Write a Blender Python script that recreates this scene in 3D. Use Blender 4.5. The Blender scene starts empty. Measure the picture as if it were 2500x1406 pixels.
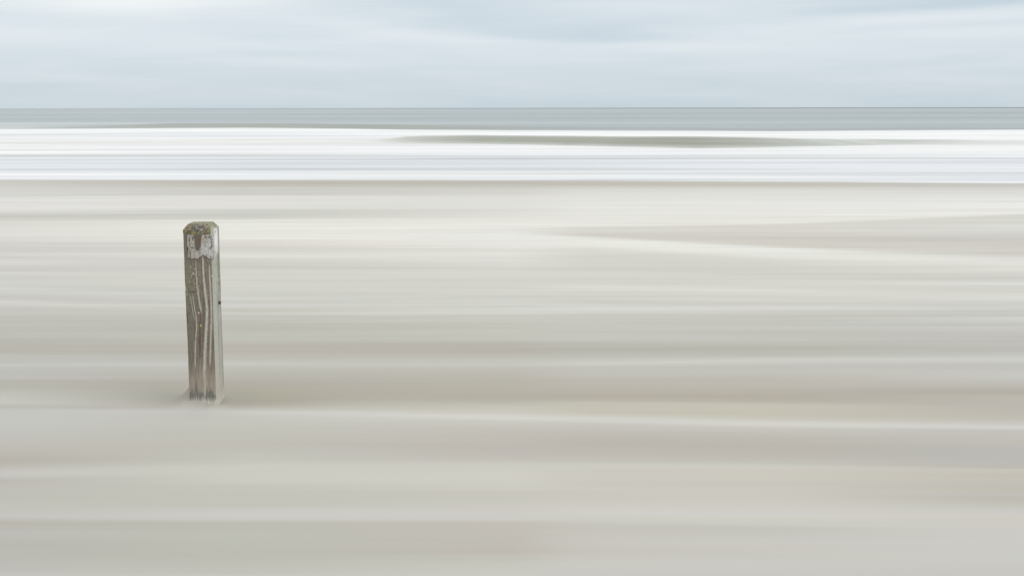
import bpy, math, random
import numpy as np
from mathutils import Matrix, Vector

scene = bpy.context.scene
R = math.radians

# ------------------------------------------------------------------ camera
EYE = 1.45
cam_data = bpy.data.cameras.new('camera')
cam_data.lens = 35.0
cam_data.sensor_width = 36.0
cam_data.clip_start = 0.05
cam_data.clip_end = 120000.0
cam = bpy.data.objects.new('camera', cam_data)
scene.collection.objects.link(cam)
cam.matrix_world = Matrix.Translation((0, 0, EYE)) @ Matrix.Rotation(R(90 - 10.24), 4, 'X') @ Matrix.Rotation(R(-0.092), 4, 'Z')
scene.camera = cam

# ------------------------------------------------------------------ view
scene.view_settings.view_transform = 'Standard'
scene.view_settings.look = 'None'
scene.view_settings.exposure = 0.0
scene.view_settings.gamma = 1.0
scene.view_settings.use_curve_mapping = False
scene.render.engine = 'CYCLES'

# ------------------------------------------------------------------ overcast sky
SUN_EL, SUN_AZ = R(52), R(112)      # azimuth from +Y towards +X: right of the camera, slightly behind it
world = bpy.data.worlds.new('World')
scene.world = world
world.use_nodes = True
nt = world.node_tree
for n in list(nt.nodes):
    nt.nodes.remove(n)


def N(tree, kind, **kw):
    n = tree.nodes.new(kind)
    for k, v in kw.items():
        setattr(n, k, v)
    return n


def math_node(tree, op, a, b=None, clamp=False):
    n = N(tree, 'ShaderNodeMath', operation=op, use_clamp=clamp)
    for i, v in enumerate((a, b)):
        if v is None:
            continue
        if isinstance(v, (int, float)):
            n.inputs[i].default_value = v
        else:
            tree.links.new(v, n.inputs[i])
    return n.outputs[0]


def W(op, a, b=None, clamp=False):
    return math_node(nt, op, a, b, clamp)


out = N(nt, 'ShaderNodeOutputWorld')
bg = N(nt, 'ShaderNodeBackground')
bg.inputs['Strength'].default_value = 0.1
nt.links.new(bg.outputs[0], out.inputs[0])
sky = N(nt, 'ShaderNodeTexSky', sky_type='NISHITA')
sky.sun_disc = False
sky.sun_elevation = SUN_EL
sky.sun_rotation = SUN_AZ
tc = N(nt, 'ShaderNodeTexCoord')
sep = N(nt, 'ShaderNodeSeparateXYZ')
nt.links.new(tc.outputs['Generated'], sep.inputs[0])
el = W('MULTIPLY', W('ARCSINE', sep.outputs['Z']), 180 / math.pi)
az = W('MULTIPLY', W('ARCTAN2', sep.outputs['X'], sep.outputs['Y']), 180 / math.pi)
# even cloud deck: paler upwards, brightest overhead as overcast skies are
ramp = N(nt, 'ShaderNodeValToRGB')
nt.links.new(W('DIVIDE', el, 90.0, True), ramp.inputs[0])
cr = ramp.color_ramp
cr.interpolation = 'LINEAR'
stops = [(0.0, (0.598, 0.685, 0.744)), (0.009, (0.637, 0.715, 0.768)), (0.022, (0.662, 0.739, 0.795)), (0.036, (0.714, 0.784, 0.836)),
         (0.066, (0.714, 0.784, 0.834)), (0.25, (0.900, 0.957, 0.995)), (1.0, (1.035, 1.019, 0.995))]
while len(cr.elements) < len(stops):
    cr.elements.new(0.5)
for e, (p, c) in zip(cr.elements, stops):
    e.position = p
for e, (p, c) in zip(cr.elements, stops):
    e.color = (*c, 1)
lift = N(nt, 'ShaderNodeMapRange')
nt.links.new(el, lift.inputs[0])
lift.inputs[1].default_value = 12.0
lift.inputs[2].default_value = 90.0
lift.inputs[3].default_value = 1.0
lift.inputs[4].default_value = 1.75
# soft cloud bands: azimuth, elevation (deg), half width, half height above / below, slope, bow, strength
CLOUDS = [
    (-21.0, 5.55, 5.5, 0.9, 0.85, 0.0, 0.0, 0.200),
    (-14.5, 5.95, 4.0, 0.9, 0.45, 0.0, 0.0, 0.110),
    (-28.0, 5.6, 2.5, 0.6, 0.5, 0.0, 0.0, 0.060),
    (-27.0, 3.7, 6.0, 0.55, 0.55, 0.0, 0.0, 0.060),
    (-22.0, 4.55, 3.0, 0.30, 0.30, 0.0, 0.0, -0.015),
    (4.5, 3.78, 6.0, 0.60, 0.26, 0.0, 0.0035, -0.090),
    (0.0, 4.45, 8.5, 0.75, 0.35, -0.02, 0.0045, -0.065),
    (-5.0, 5.75, 5.5, 0.5, 0.35, 0.0, 0.0, -0.055),
    (-7.5, 4.25, 4.5, 0.40, 0.35, -0.10, 0.0, 0.055),
    (-1.0, 3.72, 3.5, 0.22, 0.22, -0.03, 0.0, 0.035),
    (9.0, 3.38, 4.0, 0.30, 0.32, 0.02, 0.0, 0.055),
    (13.0, 4.05, 3.5, 0.25, 0.25, 0.05, 0.0, 0.030),
    (24.0, 5.20, 6.5, 0.65, 0.30, 0.02, 0.0, -0.140),
    (17.5, 5.05, 2.5, 0.35, 0.25, 0.0, 0.0, -0.035),
    (22.0, 4.52, 8.0, 0.24, 0.20, 0.018, 0.0, 0.050),
    (26.0, 4.18, 5.0, 0.14, 0.14, 0.02, 0.0, -0.035),
    (24.0, 3.72, 6.0, 0.40, 0.45, 0.01, 0.0, 0.065),
    (13.5, 5.95, 2.6, 0.5, 0.28, 0.0, 0.0, 0.070),
    (-12.0, 2.95, 6.0, 0.16, 0.25, 0.0, 0.0, -0.028),
    (-12.0, 2.45, 5.0, 0.30, 0.30, 0.0, 0.0, 0.022),
    (15.0, 2.9, 3.5, 0.16, 0.25, 0.0, 0.0, -0.020),
]
total = None
for a0, e0, wa, wu, wd, sl, bow, s in CLOUDS:
    da = W('SUBTRACT', az, a0)
    centre = W('ADD', W('MULTIPLY', W('MULTIPLY', da, da), bow), W('ADD', W('MULTIPLY', da, sl), e0))
    de = W('SUBTRACT', el, centre)
    up = W('DIVIDE', W('MAXIMUM', de, 0.0), wu)
    dn = W('DIVIDE', W('MINIMUM', de, 0.0), wd)
    ha = W('DIVIDE', da, wa)
    r2 = W('ADD', W('ADD', W('MULTIPLY', up, up), W('MULTIPLY', dn, dn)), W('MULTIPLY', ha, ha))
    g = W('MULTIPLY', W('EXPONENT', W('MULTIPLY', r2, -1.0)), s)
    total = g if total is None else W('ADD', total, g)
# streaky cloud texture over the whole deck
comb = N(nt, 'ShaderNodeCombineXYZ')
nt.links.new(W('MULTIPLY', az, 0.10), comb.inputs[0])
nt.links.new(W('MULTIPLY', el, 1.05), comb.inputs[1])
cn = N(nt, 'ShaderNodeTexNoise')
cn.inputs['Scale'].default_value = 1.0
cn.inputs['Detail'].default_value = 4.0
cn.inputs['Roughness'].default_value = 0.5
cn.inputs['Distortion'].default_value = 0.4
nt.links.new(comb.outputs[0], cn.inputs['Vector'])
total = W('ADD', total, W('MULTIPLY', W('SUBTRACT', cn.outputs[0], 0.5), 0.17))
tone = N(nt, 'ShaderNodeVectorMath', operation='SCALE')      # thicker cloud is greyer-blue, thin cloud whiter
tone.inputs[0].default_value = (1.0, 0.80, 0.62)
nt.links.new(total, tone.inputs['Scale'])
both = N(nt, 'ShaderNodeVectorMath', operation='ADD')
nt.links.new(ramp.outputs[0], both.inputs[0])
nt.links.new(tone.outputs[0], both.inputs[1])
deck = N(nt, 'ShaderNodeVectorMath', operation='SCALE')
nt.links.new(both.outputs[0], deck.inputs[0])
nt.links.new(W('MULTIPLY', lift.outputs[0], 10.0), deck.inputs['Scale'])
mixw = N(nt, 'ShaderNodeMix', data_type='RGBA')
mixw.inputs[0].default_value = 0.95
nt.links.new(sky.outputs[0], mixw.inputs[6])
nt.links.new(deck.outputs[0], mixw.inputs[7])
nt.links.new(mixw.outputs[2], bg.inputs['Color'])

sun_data = bpy.data.lights.new('sun', 'SUN')
sun_data.energy = 0.7
sun_data.angle = R(35)
sun_data.color = (1.0, 0.97, 0.92)
sun = bpy.data.objects.new('sun', sun_data)
scene.collection.objects.link(sun)
sd = Vector((math.sin(SUN_AZ) * math.cos(SUN_EL), math.cos(SUN_AZ) * math.cos(SUN_EL), math.sin(SUN_EL)))
sun.rotation_euler = sd.to_track_quat('Z', 'Y').to_euler()
sun.location = (20, -10, 30)

# ------------------------------------------------------------------ helpers


def lin(c):
    c = np.asarray(c, float) / 255.0
    return np.where(c <= 0.04045, c / 12.92, ((c + 0.055) / 1.055) ** 2.4)


def hash2(i, j, seed):
    h = (i.astype(np.int64) * 374761393 + j.astype(np.int64) * 668265263 + seed * 1442695041) & 0xFFFFFFFF
    h = ((h ^ (h >> 13)) * 1274126177) & 0xFFFFFFFF
    h = h ^ (h >> 16)
    return (h & 0xFFFFFF) / float(0xFFFFFF)


def vnoise(x, y, seed=0, octaves=1, gain_=0.5):
    x, y = np.broadcast_arrays(np.asarray(x, float), np.asarray(y, float))
    s = np.zeros(x.shape)
    a, tot = 1.0, 0.0
    for o in range(octaves):
        xi, yi = np.floor(x), np.floor(y)
        fx, fy = x - xi, y - yi
        fx, fy = fx * fx * (3 - 2 * fx), fy * fy * (3 - 2 * fy)
        v = (hash2(xi, yi, seed + o) * (1 - fx) + hash2(xi + 1, yi, seed + o) * fx) * (1 - fy) + \
            (hash2(xi, yi + 1, seed + o) * (1 - fx) + hash2(xi + 1, yi + 1, seed + o) * fx) * fy
        s += a * v
        tot += a
        a *= gain_
        x, y = x * 2.03 + 17.1, y * 2.03 + 9.7
    return s / tot


def smooth(a, b, x):
    t = np.clip((np.asarray(x, float) - a) / (b - a), 0, 1)
    return t * t * (3 - 2 * t)


def grid_mesh(name, P, mat, cols=None, closed=False, extra=None):
    """P: (rows, columns, 3) array of points -> one smooth mesh with a colour attribute."""
    r, c = P.shape[:2]
    idx = np.arange(r * c).reshape(r, c)
    if closed:
        nx = np.roll(idx, -1, axis=1)
        q = np.stack([idx[:-1], nx[:-1], nx[1:], idx[1:]], -1).reshape(-1, 4)
    else:
        q = np.stack([idx[:-1, :-1], idx[:-1, 1:], idx[1:, 1:], idx[1:, :-1]], -1).reshape(-1, 4)
    me = bpy.data.meshes.new(name)
    me.vertices.add(r * c)
    me.vertices.foreach_set('co', P.reshape(-1).astype(np.float32))
    me.loops.add(q.size)
    me.loops.foreach_set('vertex_index', q.reshape(-1).astype(np.int32))
    me.polygons.add(len(q))
    me.polygons.foreach_set('loop_start', (np.arange(len(q)) * 4).astype(np.int32))
    me.polygons.foreach_set('use_smooth', np.ones(len(q), dtype=bool))
    me.update(calc_edges=True)
    me.validate()
    if cols is not None:
        at = me.attributes.new('tint', 'FLOAT_COLOR', 'POINT')
        cc = np.ones((r * c, 4), np.float32)
        cc[:, :cols.shape[-1]] = cols.reshape(-1, cols.shape[-1])
        at.data.foreach_set('color', cc.reshape(-1))
    for k, v in (extra or {}).items():
        at = me.attributes.new(k, 'FLOAT', 'POINT')
        at.data.foreach_set('value', np.ascontiguousarray(v.reshape(-1), np.float32))
    me.materials.append(mat)
    ob = bpy.data.objects.new(name, me)
    scene.collection.objects.link(ob)
    return ob


def new_mat(name):
    m = bpy.data.materials.new(name)
    m.use_nodes = True
    t = m.node_tree
    for n in list(t.nodes):
        t.nodes.remove(n)
    o = N(t, 'ShaderNodeOutputMaterial')
    return m, t, o


def scaled_noise(t, src, scale, detail=3.0, rough=0.5, seed=0.0):
    mp = N(t, 'ShaderNodeMapping')
    mp.inputs['Scale'].default_value = scale
    mp.inputs['Location'].default_value = (seed, seed * 1.7, seed * 0.3)
    t.links.new(src, mp.inputs['Vector'])
    n = N(t, 'ShaderNodeTexNoise')
    n.inputs['Scale'].default_value = 1.0
    n.inputs['Detail'].default_value = detail
    n.inputs['Roughness'].default_value = rough
    t.links.new(mp.outputs[0], n.inputs['Vector'])
    return n.outputs[0]


# ------------------------------------------------------------------ beach
# Contours of the wind-combed sand, from the near beach out to the water: each is a line over the ground given by
# five points (x, y in metres, then the sand's colour there, sRGB of its reflectance).
SAND_BANDS = [
 [(-1.617,2.930,171,168,163),(-0.841,2.928,172,169,162),(-0.001,2.925,175,171,165),(0.231,2.924,174,170,165),(0.836,2.922,174,170,165),(1.583,2.919,173,170,164)],
 [(-1.634,2.963,167,164,158),(-0.849,2.959,169,166,158),(-0.001,2.956,174,171,164),(0.233,2.955,175,171,165),(0.844,2.951,175,171,166),(1.596,2.946,174,171,165)],
 [(-1.640,2.976,165,162,156),(-0.852,2.971,169,166,158),(-0.001,2.968,174,171,164),(0.234,2.966,175,172,166),(0.847,2.962,175,172,166),(1.601,2.956,174,171,166)],
 [(-1.656,3.008,164,161,155),(-0.860,3.001,167,164,156),(-0.001,2.999,173,171,163),(0.236,2.997,176,173,166),(0.855,2.991,176,173,167),(1.614,2.982,175,172,167)],
 [(-1.671,3.036,163,160,154),(-0.867,3.028,165,163,154),(-0.001,3.026,171,169,160),(0.238,3.023,176,173,167),(0.861,3.016,177,174,168),(1.625,3.005,176,173,168)],
 [(-1.679,3.052,162,160,153),(-0.871,3.043,164,162,153),(-0.001,3.041,170,167,159),(0.239,3.038,176,172,165),(0.865,3.031,176,173,167),(1.632,3.017,176,173,168)],
 [(-1.689,3.072,162,159,152),(-0.876,3.062,163,161,152),(-0.001,3.059,169,166,157),(0.240,3.056,175,171,164),(0.870,3.048,175,172,165),(1.639,3.033,177,174,169)],
 [(-1.691,3.077,162,159,152),(-0.877,3.067,163,161,152),(-0.001,3.064,169,166,157),(0.241,3.061,174,171,163),(0.871,3.053,175,172,164),(1.642,3.037,177,174,169)],
 [(-1.701,3.096,162,159,152),(-0.882,3.085,164,162,152),(-0.001,3.083,168,163,154),(0.242,3.079,173,169,162),(0.875,3.070,174,171,163),(1.649,3.052,177,174,169)],
 [(-1.707,3.107,162,159,152),(-0.885,3.095,164,162,152),(-0.001,3.093,167,161,153),(0.243,3.089,173,169,160),(0.878,3.080,174,170,162),(1.654,3.061,177,174,169)],
 [(-1.713,3.119,162,159,152),(-0.888,3.106,164,162,153),(-0.001,3.104,166,159,151),(0.244,3.100,173,169,161),(0.881,3.090,174,170,162),(1.658,3.071,176,174,169)],
 [(-1.740,3.174,161,158,151),(-0.902,3.158,165,163,154),(-0.001,3.157,167,161,152),(0.247,3.152,173,169,162),(0.894,3.139,175,171,164),(1.680,3.114,175,172,167)],
 [(-1.750,3.194,162,159,152),(-0.906,3.177,165,163,154),(-0.001,3.175,167,161,153),(0.249,3.170,174,170,163),(0.898,3.156,175,171,164),(1.688,3.130,174,171,166)],
 [(-1.755,3.203,162,159,152),(-0.909,3.185,165,163,154),(-0.001,3.184,167,161,153),(0.249,3.179,174,170,163),(0.900,3.164,175,171,165),(1.691,3.137,174,171,167)],
 [(-1.761,3.216,163,159,153),(-0.912,3.197,165,164,154),(-0.001,3.196,167,162,153),(0.250,3.190,174,170,163),(0.903,3.175,175,172,165),(1.696,3.147,175,172,167)],
 [(-1.770,3.233,164,160,154),(-0.916,3.213,165,164,154),(-0.001,3.212,167,162,154),(0.251,3.206,174,170,164),(0.907,3.191,175,172,166),(1.703,3.160,176,173,168)],
 [(-1.781,3.255,164,161,155),(-0.921,3.234,165,163,154),(-0.001,3.233,168,162,154),(0.253,3.227,173,170,163),(0.912,3.210,175,171,164),(1.712,3.178,177,174,169)],
 [(-1.788,3.268,165,161,156),(-0.925,3.246,165,163,154),(-0.001,3.245,168,163,154),(0.254,3.238,173,169,162),(0.915,3.221,174,170,164),(1.716,3.188,177,174,169)],
 [(-1.809,3.310,163,159,152),(-0.935,3.286,165,163,153),(-0.001,3.285,169,163,155),(0.257,3.277,172,168,160),(0.925,3.258,172,169,161),(1.733,3.220,177,174,169)],
 [(-1.830,3.352,160,157,148),(-0.945,3.325,165,162,153),(-0.001,3.325,169,163,155),(0.259,3.316,171,167,159),(0.935,3.295,171,168,160),(1.749,3.253,177,174,168)],
 [(-1.841,3.373,166,162,154),(-0.951,3.345,165,162,153),(-0.001,3.345,169,163,155),(0.261,3.336,173,170,162),(0.940,3.313,174,171,164),(1.757,3.269,177,174,168)],
 [(-1.845,3.381,167,164,156),(-0.952,3.352,167,165,156),(-0.001,3.352,172,166,159),(0.261,3.343,174,171,164),(0.941,3.320,175,172,165),(1.760,3.275,177,174,168)],
 [(-1.855,3.400,172,168,162),(-0.958,3.374,175,172,165),(-0.001,3.373,177,174,167),(0.263,3.364,177,174,168),(0.947,3.341,178,174,168),(1.771,3.296,177,174,167)],
 [(-1.860,3.410,174,170,165),(-0.961,3.385,176,173,167),(-0.001,3.384,177,174,168),(0.264,3.376,178,175,167),(0.950,3.352,178,175,167),(1.776,3.307,177,174,167)],
 [(-1.867,3.425,172,169,163),(-0.966,3.402,178,175,170),(-0.001,3.402,177,174,168),(0.265,3.393,179,175,167),(0.954,3.370,180,175,166),(1.785,3.325,178,174,167)],
 [(-1.871,3.433,172,169,163),(-0.968,3.411,179,175,170),(-0.001,3.410,177,174,168),(0.266,3.401,179,176,168),(0.957,3.378,180,176,168),(1.789,3.333,178,174,166)],
 [(-1.883,3.455,170,167,161),(-0.975,3.436,177,174,169),(-0.001,3.435,177,174,167),(0.267,3.426,180,177,171),(0.963,3.403,181,177,171),(1.802,3.358,179,174,166)],
 [(-1.887,3.464,170,167,161),(-0.977,3.446,177,174,168),(-0.001,3.446,177,173,166),(0.268,3.437,180,177,172),(0.966,3.414,181,178,173),(1.807,3.369,179,174,166)],
 [(-1.891,3.472,170,167,160),(-0.980,3.455,176,174,168),(-0.001,3.454,177,173,166),(0.269,3.446,180,177,171),(0.968,3.423,181,177,172),(1.811,3.378,179,174,166)],
 [(-1.896,3.483,169,167,160),(-0.983,3.468,175,172,166),(-0.001,3.467,177,173,165),(0.270,3.458,180,176,170),(0.972,3.435,180,177,171),(1.817,3.390,179,174,166)],
 [(-1.913,3.516,168,166,158),(-0.993,3.505,169,167,158),(-0.001,3.504,176,172,164),(0.273,3.495,178,174,167),(0.981,3.472,179,175,168),(1.836,3.428,176,173,167)],
 [(-1.919,3.527,168,165,158),(-0.996,3.518,170,167,159),(-0.001,3.516,175,172,164),(0.273,3.508,178,174,167),(0.985,3.485,178,174,167),(1.842,3.440,176,173,168)],
 [(-1.924,3.537,168,165,157),(-0.999,3.530,170,168,159),(-0.001,3.529,175,172,164),(0.274,3.520,177,173,166),(0.988,3.497,178,174,166),(1.849,3.453,174,171,165)],
 [(-1.928,3.545,168,165,157),(-1.001,3.539,170,168,159),(-0.001,3.537,175,172,164),(0.275,3.528,177,173,165),(0.990,3.505,178,173,166),(1.853,3.461,173,170,164)],
 [(-1.931,3.551,167,165,157),(-1.003,3.546,170,168,159),(-0.001,3.545,175,172,163),(0.275,3.536,177,173,165),(0.992,3.513,178,173,165),(1.856,3.468,172,169,163)],
 [(-1.944,3.576,167,164,157),(-1.011,3.575,171,168,159),(-0.001,3.573,174,171,163),(0.278,3.565,177,172,164),(1.000,3.542,177,173,164),(1.871,3.497,169,165,157)],
 [(-1.952,3.592,167,164,156),(-1.016,3.593,171,168,159),(-0.001,3.591,174,170,162),(0.279,3.582,177,172,164),(1.005,3.560,177,172,164),(1.880,3.515,167,163,155)],
 [(-1.963,3.614,167,164,156),(-1.022,3.618,171,168,159),(-0.001,3.616,174,170,161),(0.281,3.607,176,172,163),(1.011,3.585,177,172,163),(1.892,3.540,165,160,152)],
 [(-1.967,3.622,167,163,156),(-1.025,3.628,171,168,159),(-0.001,3.626,174,169,161),(0.281,3.617,176,171,163),(1.014,3.595,177,172,163),(1.897,3.550,164,159,151)],
 [(-1.970,3.628,167,163,156),(-1.027,3.634,171,168,159),(-0.001,3.632,174,170,162),(0.282,3.623,176,171,163),(1.015,3.601,176,172,163),(1.900,3.557,163,158,150)],
 [(-1.987,3.663,166,163,156),(-1.037,3.675,171,169,159),(-0.001,3.672,177,174,165),(0.285,3.664,176,171,162),(1.026,3.641,176,171,162),(1.921,3.597,166,163,157)],
 [(-1.995,3.677,166,163,156),(-1.042,3.692,171,169,159),(-0.001,3.689,177,175,167),(0.286,3.681,176,171,162),(1.030,3.658,175,170,161),(1.929,3.614,166,162,155)],
 [(-2.003,3.694,166,162,156),(-1.047,3.711,171,169,160),(-0.001,3.708,178,175,167),(0.287,3.699,175,171,162),(1.035,3.677,175,170,161),(1.939,3.633,165,161,153)],
 [(-2.014,3.716,165,161,154),(-1.054,3.737,174,172,163),(-0.001,3.734,178,175,166),(0.289,3.725,175,170,161),(1.042,3.703,174,169,161),(1.952,3.660,165,160,150)],
 [(-2.018,3.722,164,160,154),(-1.056,3.744,175,173,163),(-0.001,3.741,178,175,166),(0.290,3.733,175,170,161),(1.044,3.711,174,169,160),(1.955,3.667,165,160,151)],
 [(-2.024,3.734,164,160,153),(-1.059,3.758,176,174,165),(-0.001,3.755,178,175,166),(0.291,3.746,175,170,161),(1.048,3.724,174,169,161),(1.962,3.680,166,161,151)],
 [(-2.039,3.764,163,158,151),(-1.068,3.792,176,174,165),(-0.001,3.789,179,176,167),(0.293,3.780,175,170,162),(1.057,3.759,175,170,161),(1.979,3.715,166,162,153)],
 [(-2.053,3.792,167,164,157),(-1.077,3.826,176,174,165),(-0.001,3.822,180,176,168),(0.296,3.814,176,171,162),(1.066,3.792,175,170,161),(1.996,3.749,167,163,154)],
 [(-2.057,3.801,169,165,159),(-1.080,3.836,176,174,165),(-0.001,3.832,180,176,168),(0.297,3.824,176,171,162),(1.068,3.802,175,170,161),(2.001,3.759,167,163,154)],
 [(-2.071,3.828,173,170,164),(-1.088,3.868,176,174,164),(-0.001,3.863,179,175,166),(0.299,3.855,176,171,162),(1.077,3.834,176,170,161),(2.017,3.791,168,162,152)],
 [(-2.076,3.838,172,169,164),(-1.091,3.879,176,174,164),(-0.001,3.875,178,175,166),(0.300,3.867,176,171,162),(1.080,3.845,176,170,161),(2.023,3.802,168,162,153)],
 [(-2.083,3.852,171,168,162),(-1.096,3.897,176,174,164),(-0.001,3.892,177,174,165),(0.301,3.884,176,172,163),(1.084,3.863,176,171,162),(2.031,3.820,169,163,154)],
 [(-2.096,3.878,169,166,160),(-1.104,3.927,176,173,164),(-0.001,3.922,175,172,164),(0.303,3.914,176,173,164),(1.092,3.893,176,173,164),(2.047,3.850,170,165,155)],
 [(-2.100,3.885,168,164,158),(-1.106,3.936,176,173,164),(-0.001,3.931,175,172,164),(0.304,3.922,176,173,165),(1.094,3.901,176,173,165),(2.051,3.859,170,165,156)],
 [(-2.104,3.894,167,163,156),(-1.108,3.946,175,172,163),(-0.001,3.941,174,171,163),(0.305,3.932,175,172,164),(1.097,3.911,175,172,164),(2.056,3.869,171,166,156)],
 [(-2.108,3.902,165,161,154),(-1.111,3.955,174,171,162),(-0.001,3.950,174,171,163),(0.305,3.942,173,171,162),(1.100,3.921,173,171,162),(2.061,3.878,167,161,152)],
 [(-2.116,3.917,164,160,152),(-1.114,3.968,173,170,161),(-0.001,3.961,172,169,161),(0.306,3.952,172,169,160),(1.102,3.930,172,169,160),(2.065,3.888,162,156,146)],
 [(-2.131,3.947,161,156,147),(-1.122,3.995,171,168,160),(-0.001,3.983,169,164,157),(0.308,3.974,168,165,156),(1.107,3.950,168,165,156),(2.075,3.907,162,157,149)],
 [(-2.136,3.956,161,156,147),(-1.123,4.003,170,168,159),(-0.001,3.989,168,163,156),(0.308,3.980,168,164,156),(1.109,3.955,168,164,156),(2.078,3.912,161,157,150)],
 [(-2.151,3.985,159,154,145),(-1.130,4.029,170,167,159),(-0.001,4.011,167,162,155),(0.309,4.000,167,163,155),(1.113,3.974,167,163,155),(2.087,3.931,161,158,152)],
 [(-2.160,4.004,159,153,144),(-1.135,4.046,169,167,158),(-0.001,4.024,167,162,154),(0.310,4.014,167,162,154),(1.117,3.986,167,162,154),(2.093,3.943,161,158,153)],
 [(-2.183,4.050,161,156,148),(-1.145,4.086,168,166,158),(-0.001,4.057,166,160,153),(0.313,4.045,166,160,152),(1.124,4.014,166,160,152),(2.107,3.971,161,158,153)],
 [(-2.200,4.082,163,158,150),(-1.153,4.114,168,165,157),(-0.001,4.080,165,159,152),(0.314,4.068,165,159,151),(1.129,4.034,165,159,151),(2.117,3.991,161,158,153)],
 [(-2.207,4.097,164,159,151),(-1.156,4.127,168,165,157),(-0.001,4.091,165,159,152),(0.315,4.078,165,159,151),(1.132,4.043,165,159,151),(2.121,4.000,161,158,153)],
 [(-2.223,4.128,166,161,154),(-1.163,4.154,168,165,156),(-0.001,4.113,165,159,152),(0.317,4.099,165,158,151),(1.137,4.062,164,158,150),(2.131,4.019,161,158,153)],
 [(-2.264,4.209,168,163,156),(-1.182,4.225,168,164,155),(-0.001,4.171,165,159,152),(0.321,4.154,164,157,149),(1.150,4.112,163,157,149),(2.155,4.068,161,159,154)],
 [(-2.278,4.236,168,164,157),(-1.188,4.249,168,165,155),(-0.001,4.190,166,159,152),(0.322,4.173,163,157,149),(1.154,4.129,163,157,149),(2.163,4.084,162,159,154)],
 [(-2.313,4.305,168,165,159),(-1.204,4.309,169,166,157),(-0.001,4.238,166,160,152),(0.325,4.219,163,156,148),(1.165,4.170,162,156,148),(2.184,4.126,163,159,154)],
 [(-2.344,4.367,169,166,161),(-1.218,4.363,170,167,158),(-0.001,4.281,166,160,153),(0.328,4.260,164,158,150),(1.175,4.207,163,157,149),(2.202,4.162,164,160,154)],
 [(-2.356,4.391,169,167,162),(-1.224,4.384,171,168,159),(-0.001,4.298,166,160,153),(0.330,4.276,164,158,150),(1.179,4.221,163,158,150),(2.209,4.176,164,160,153)],
 [(-2.382,4.443,170,168,163),(-1.235,4.428,171,169,160),(-0.001,4.333,167,162,154),(0.332,4.310,165,159,151),(1.187,4.251,164,159,151),(2.224,4.206,165,161,153)],
 [(-2.389,4.457,170,168,163),(-1.238,4.440,171,169,161),(-0.001,4.342,167,162,154),(0.333,4.319,165,160,151),(1.189,4.260,164,159,151),(2.228,4.214,165,161,153)],
 [(-2.433,4.543,172,170,165),(-1.258,4.514,173,170,163),(-0.001,4.401,169,164,156),(0.337,4.375,166,162,153),(1.202,4.309,165,161,153),(2.253,4.264,167,163,156)],
 [(-2.457,4.590,173,171,166),(-1.268,4.554,174,171,164),(-0.001,4.433,171,167,160),(0.339,4.405,169,165,157),(1.209,4.336,168,164,156),(2.266,4.290,168,164,158)],
 [(-2.478,4.633,172,170,165),(-1.278,4.590,175,172,165),(-0.001,4.461,174,170,163),(0.341,4.433,171,167,160),(1.215,4.360,171,167,159),(2.278,4.314,169,165,159)],
 [(-2.490,4.656,171,169,164),(-1.283,4.610,177,174,168),(-0.001,4.476,175,172,164),(0.342,4.447,172,169,161),(1.219,4.373,172,168,161),(2.284,4.327,169,166,160)],
 [(-2.509,4.694,170,168,162),(-1.292,4.643,180,178,172),(-0.001,4.507,184,182,175),(0.344,4.478,183,181,174),(1.227,4.403,183,180,174),(2.295,4.348,179,176,170)],
 [(-2.517,4.709,170,167,162),(-1.295,4.656,180,177,171),(-0.001,4.520,185,183,176),(0.345,4.490,183,180,174),(1.230,4.415,182,180,173),(2.299,4.356,183,180,175)],
 [(-2.523,4.722,168,165,159),(-1.299,4.669,177,174,168),(-0.001,4.534,183,181,174),(0.346,4.505,182,180,173),(1.234,4.432,182,179,173),(2.307,4.374,180,177,171)],
 [(-2.531,4.737,165,163,156),(-1.303,4.685,174,170,163),(-0.001,4.551,181,179,172),(0.348,4.523,182,179,172),(1.239,4.451,182,179,172),(2.318,4.394,177,174,167)],
 [(-2.538,4.752,163,160,152),(-1.307,4.701,170,166,158),(-0.001,4.569,180,177,169),(0.349,4.542,179,176,167),(1.245,4.472,179,175,167),(2.328,4.416,174,170,163)],
 [(-2.546,4.766,162,158,150),(-1.311,4.716,167,162,153),(-0.001,4.585,179,175,167),(0.350,4.559,177,173,163),(1.250,4.491,176,172,162),(2.338,4.435,173,168,161)],
 [(-2.552,4.778,165,162,154),(-1.314,4.729,165,160,151),(-0.001,4.599,178,174,165),(0.351,4.573,175,171,160),(1.254,4.507,174,170,159),(2.346,4.452,172,167,159)],
 [(-2.559,4.792,169,166,160),(-1.318,4.744,163,157,148),(-0.001,4.616,177,173,163),(0.353,4.591,174,169,158),(1.259,4.526,173,169,157),(2.356,4.472,170,165,157)],
 [(-2.565,4.804,170,167,161),(-1.322,4.757,161,155,146),(-0.001,4.629,176,172,162),(0.354,4.605,173,168,156),(1.263,4.542,172,167,155),(2.364,4.488,169,164,155)],
 [(-2.578,4.830,173,171,165),(-1.329,4.784,158,152,142),(-0.001,4.659,174,170,160),(0.356,4.636,171,166,153),(1.272,4.577,170,165,152),(2.383,4.525,167,161,151)],
 [(-2.583,4.840,173,171,165),(-1.332,4.795,157,151,141),(-0.001,4.671,173,169,159),(0.357,4.648,171,166,153),(1.276,4.590,170,165,152),(2.390,4.539,166,160,150)],
 [(-2.611,4.896,171,169,162),(-1.348,4.856,154,149,138),(-0.001,4.737,170,165,155),(0.362,4.717,171,166,154),(1.296,4.667,171,166,153),(2.430,4.619,165,158,149)],
 [(-2.629,4.930,169,167,161),(-1.357,4.893,152,148,136),(-0.001,4.777,165,160,150),(0.365,4.760,170,165,153),(1.309,4.715,171,166,154),(2.455,4.669,164,157,149)],
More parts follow.
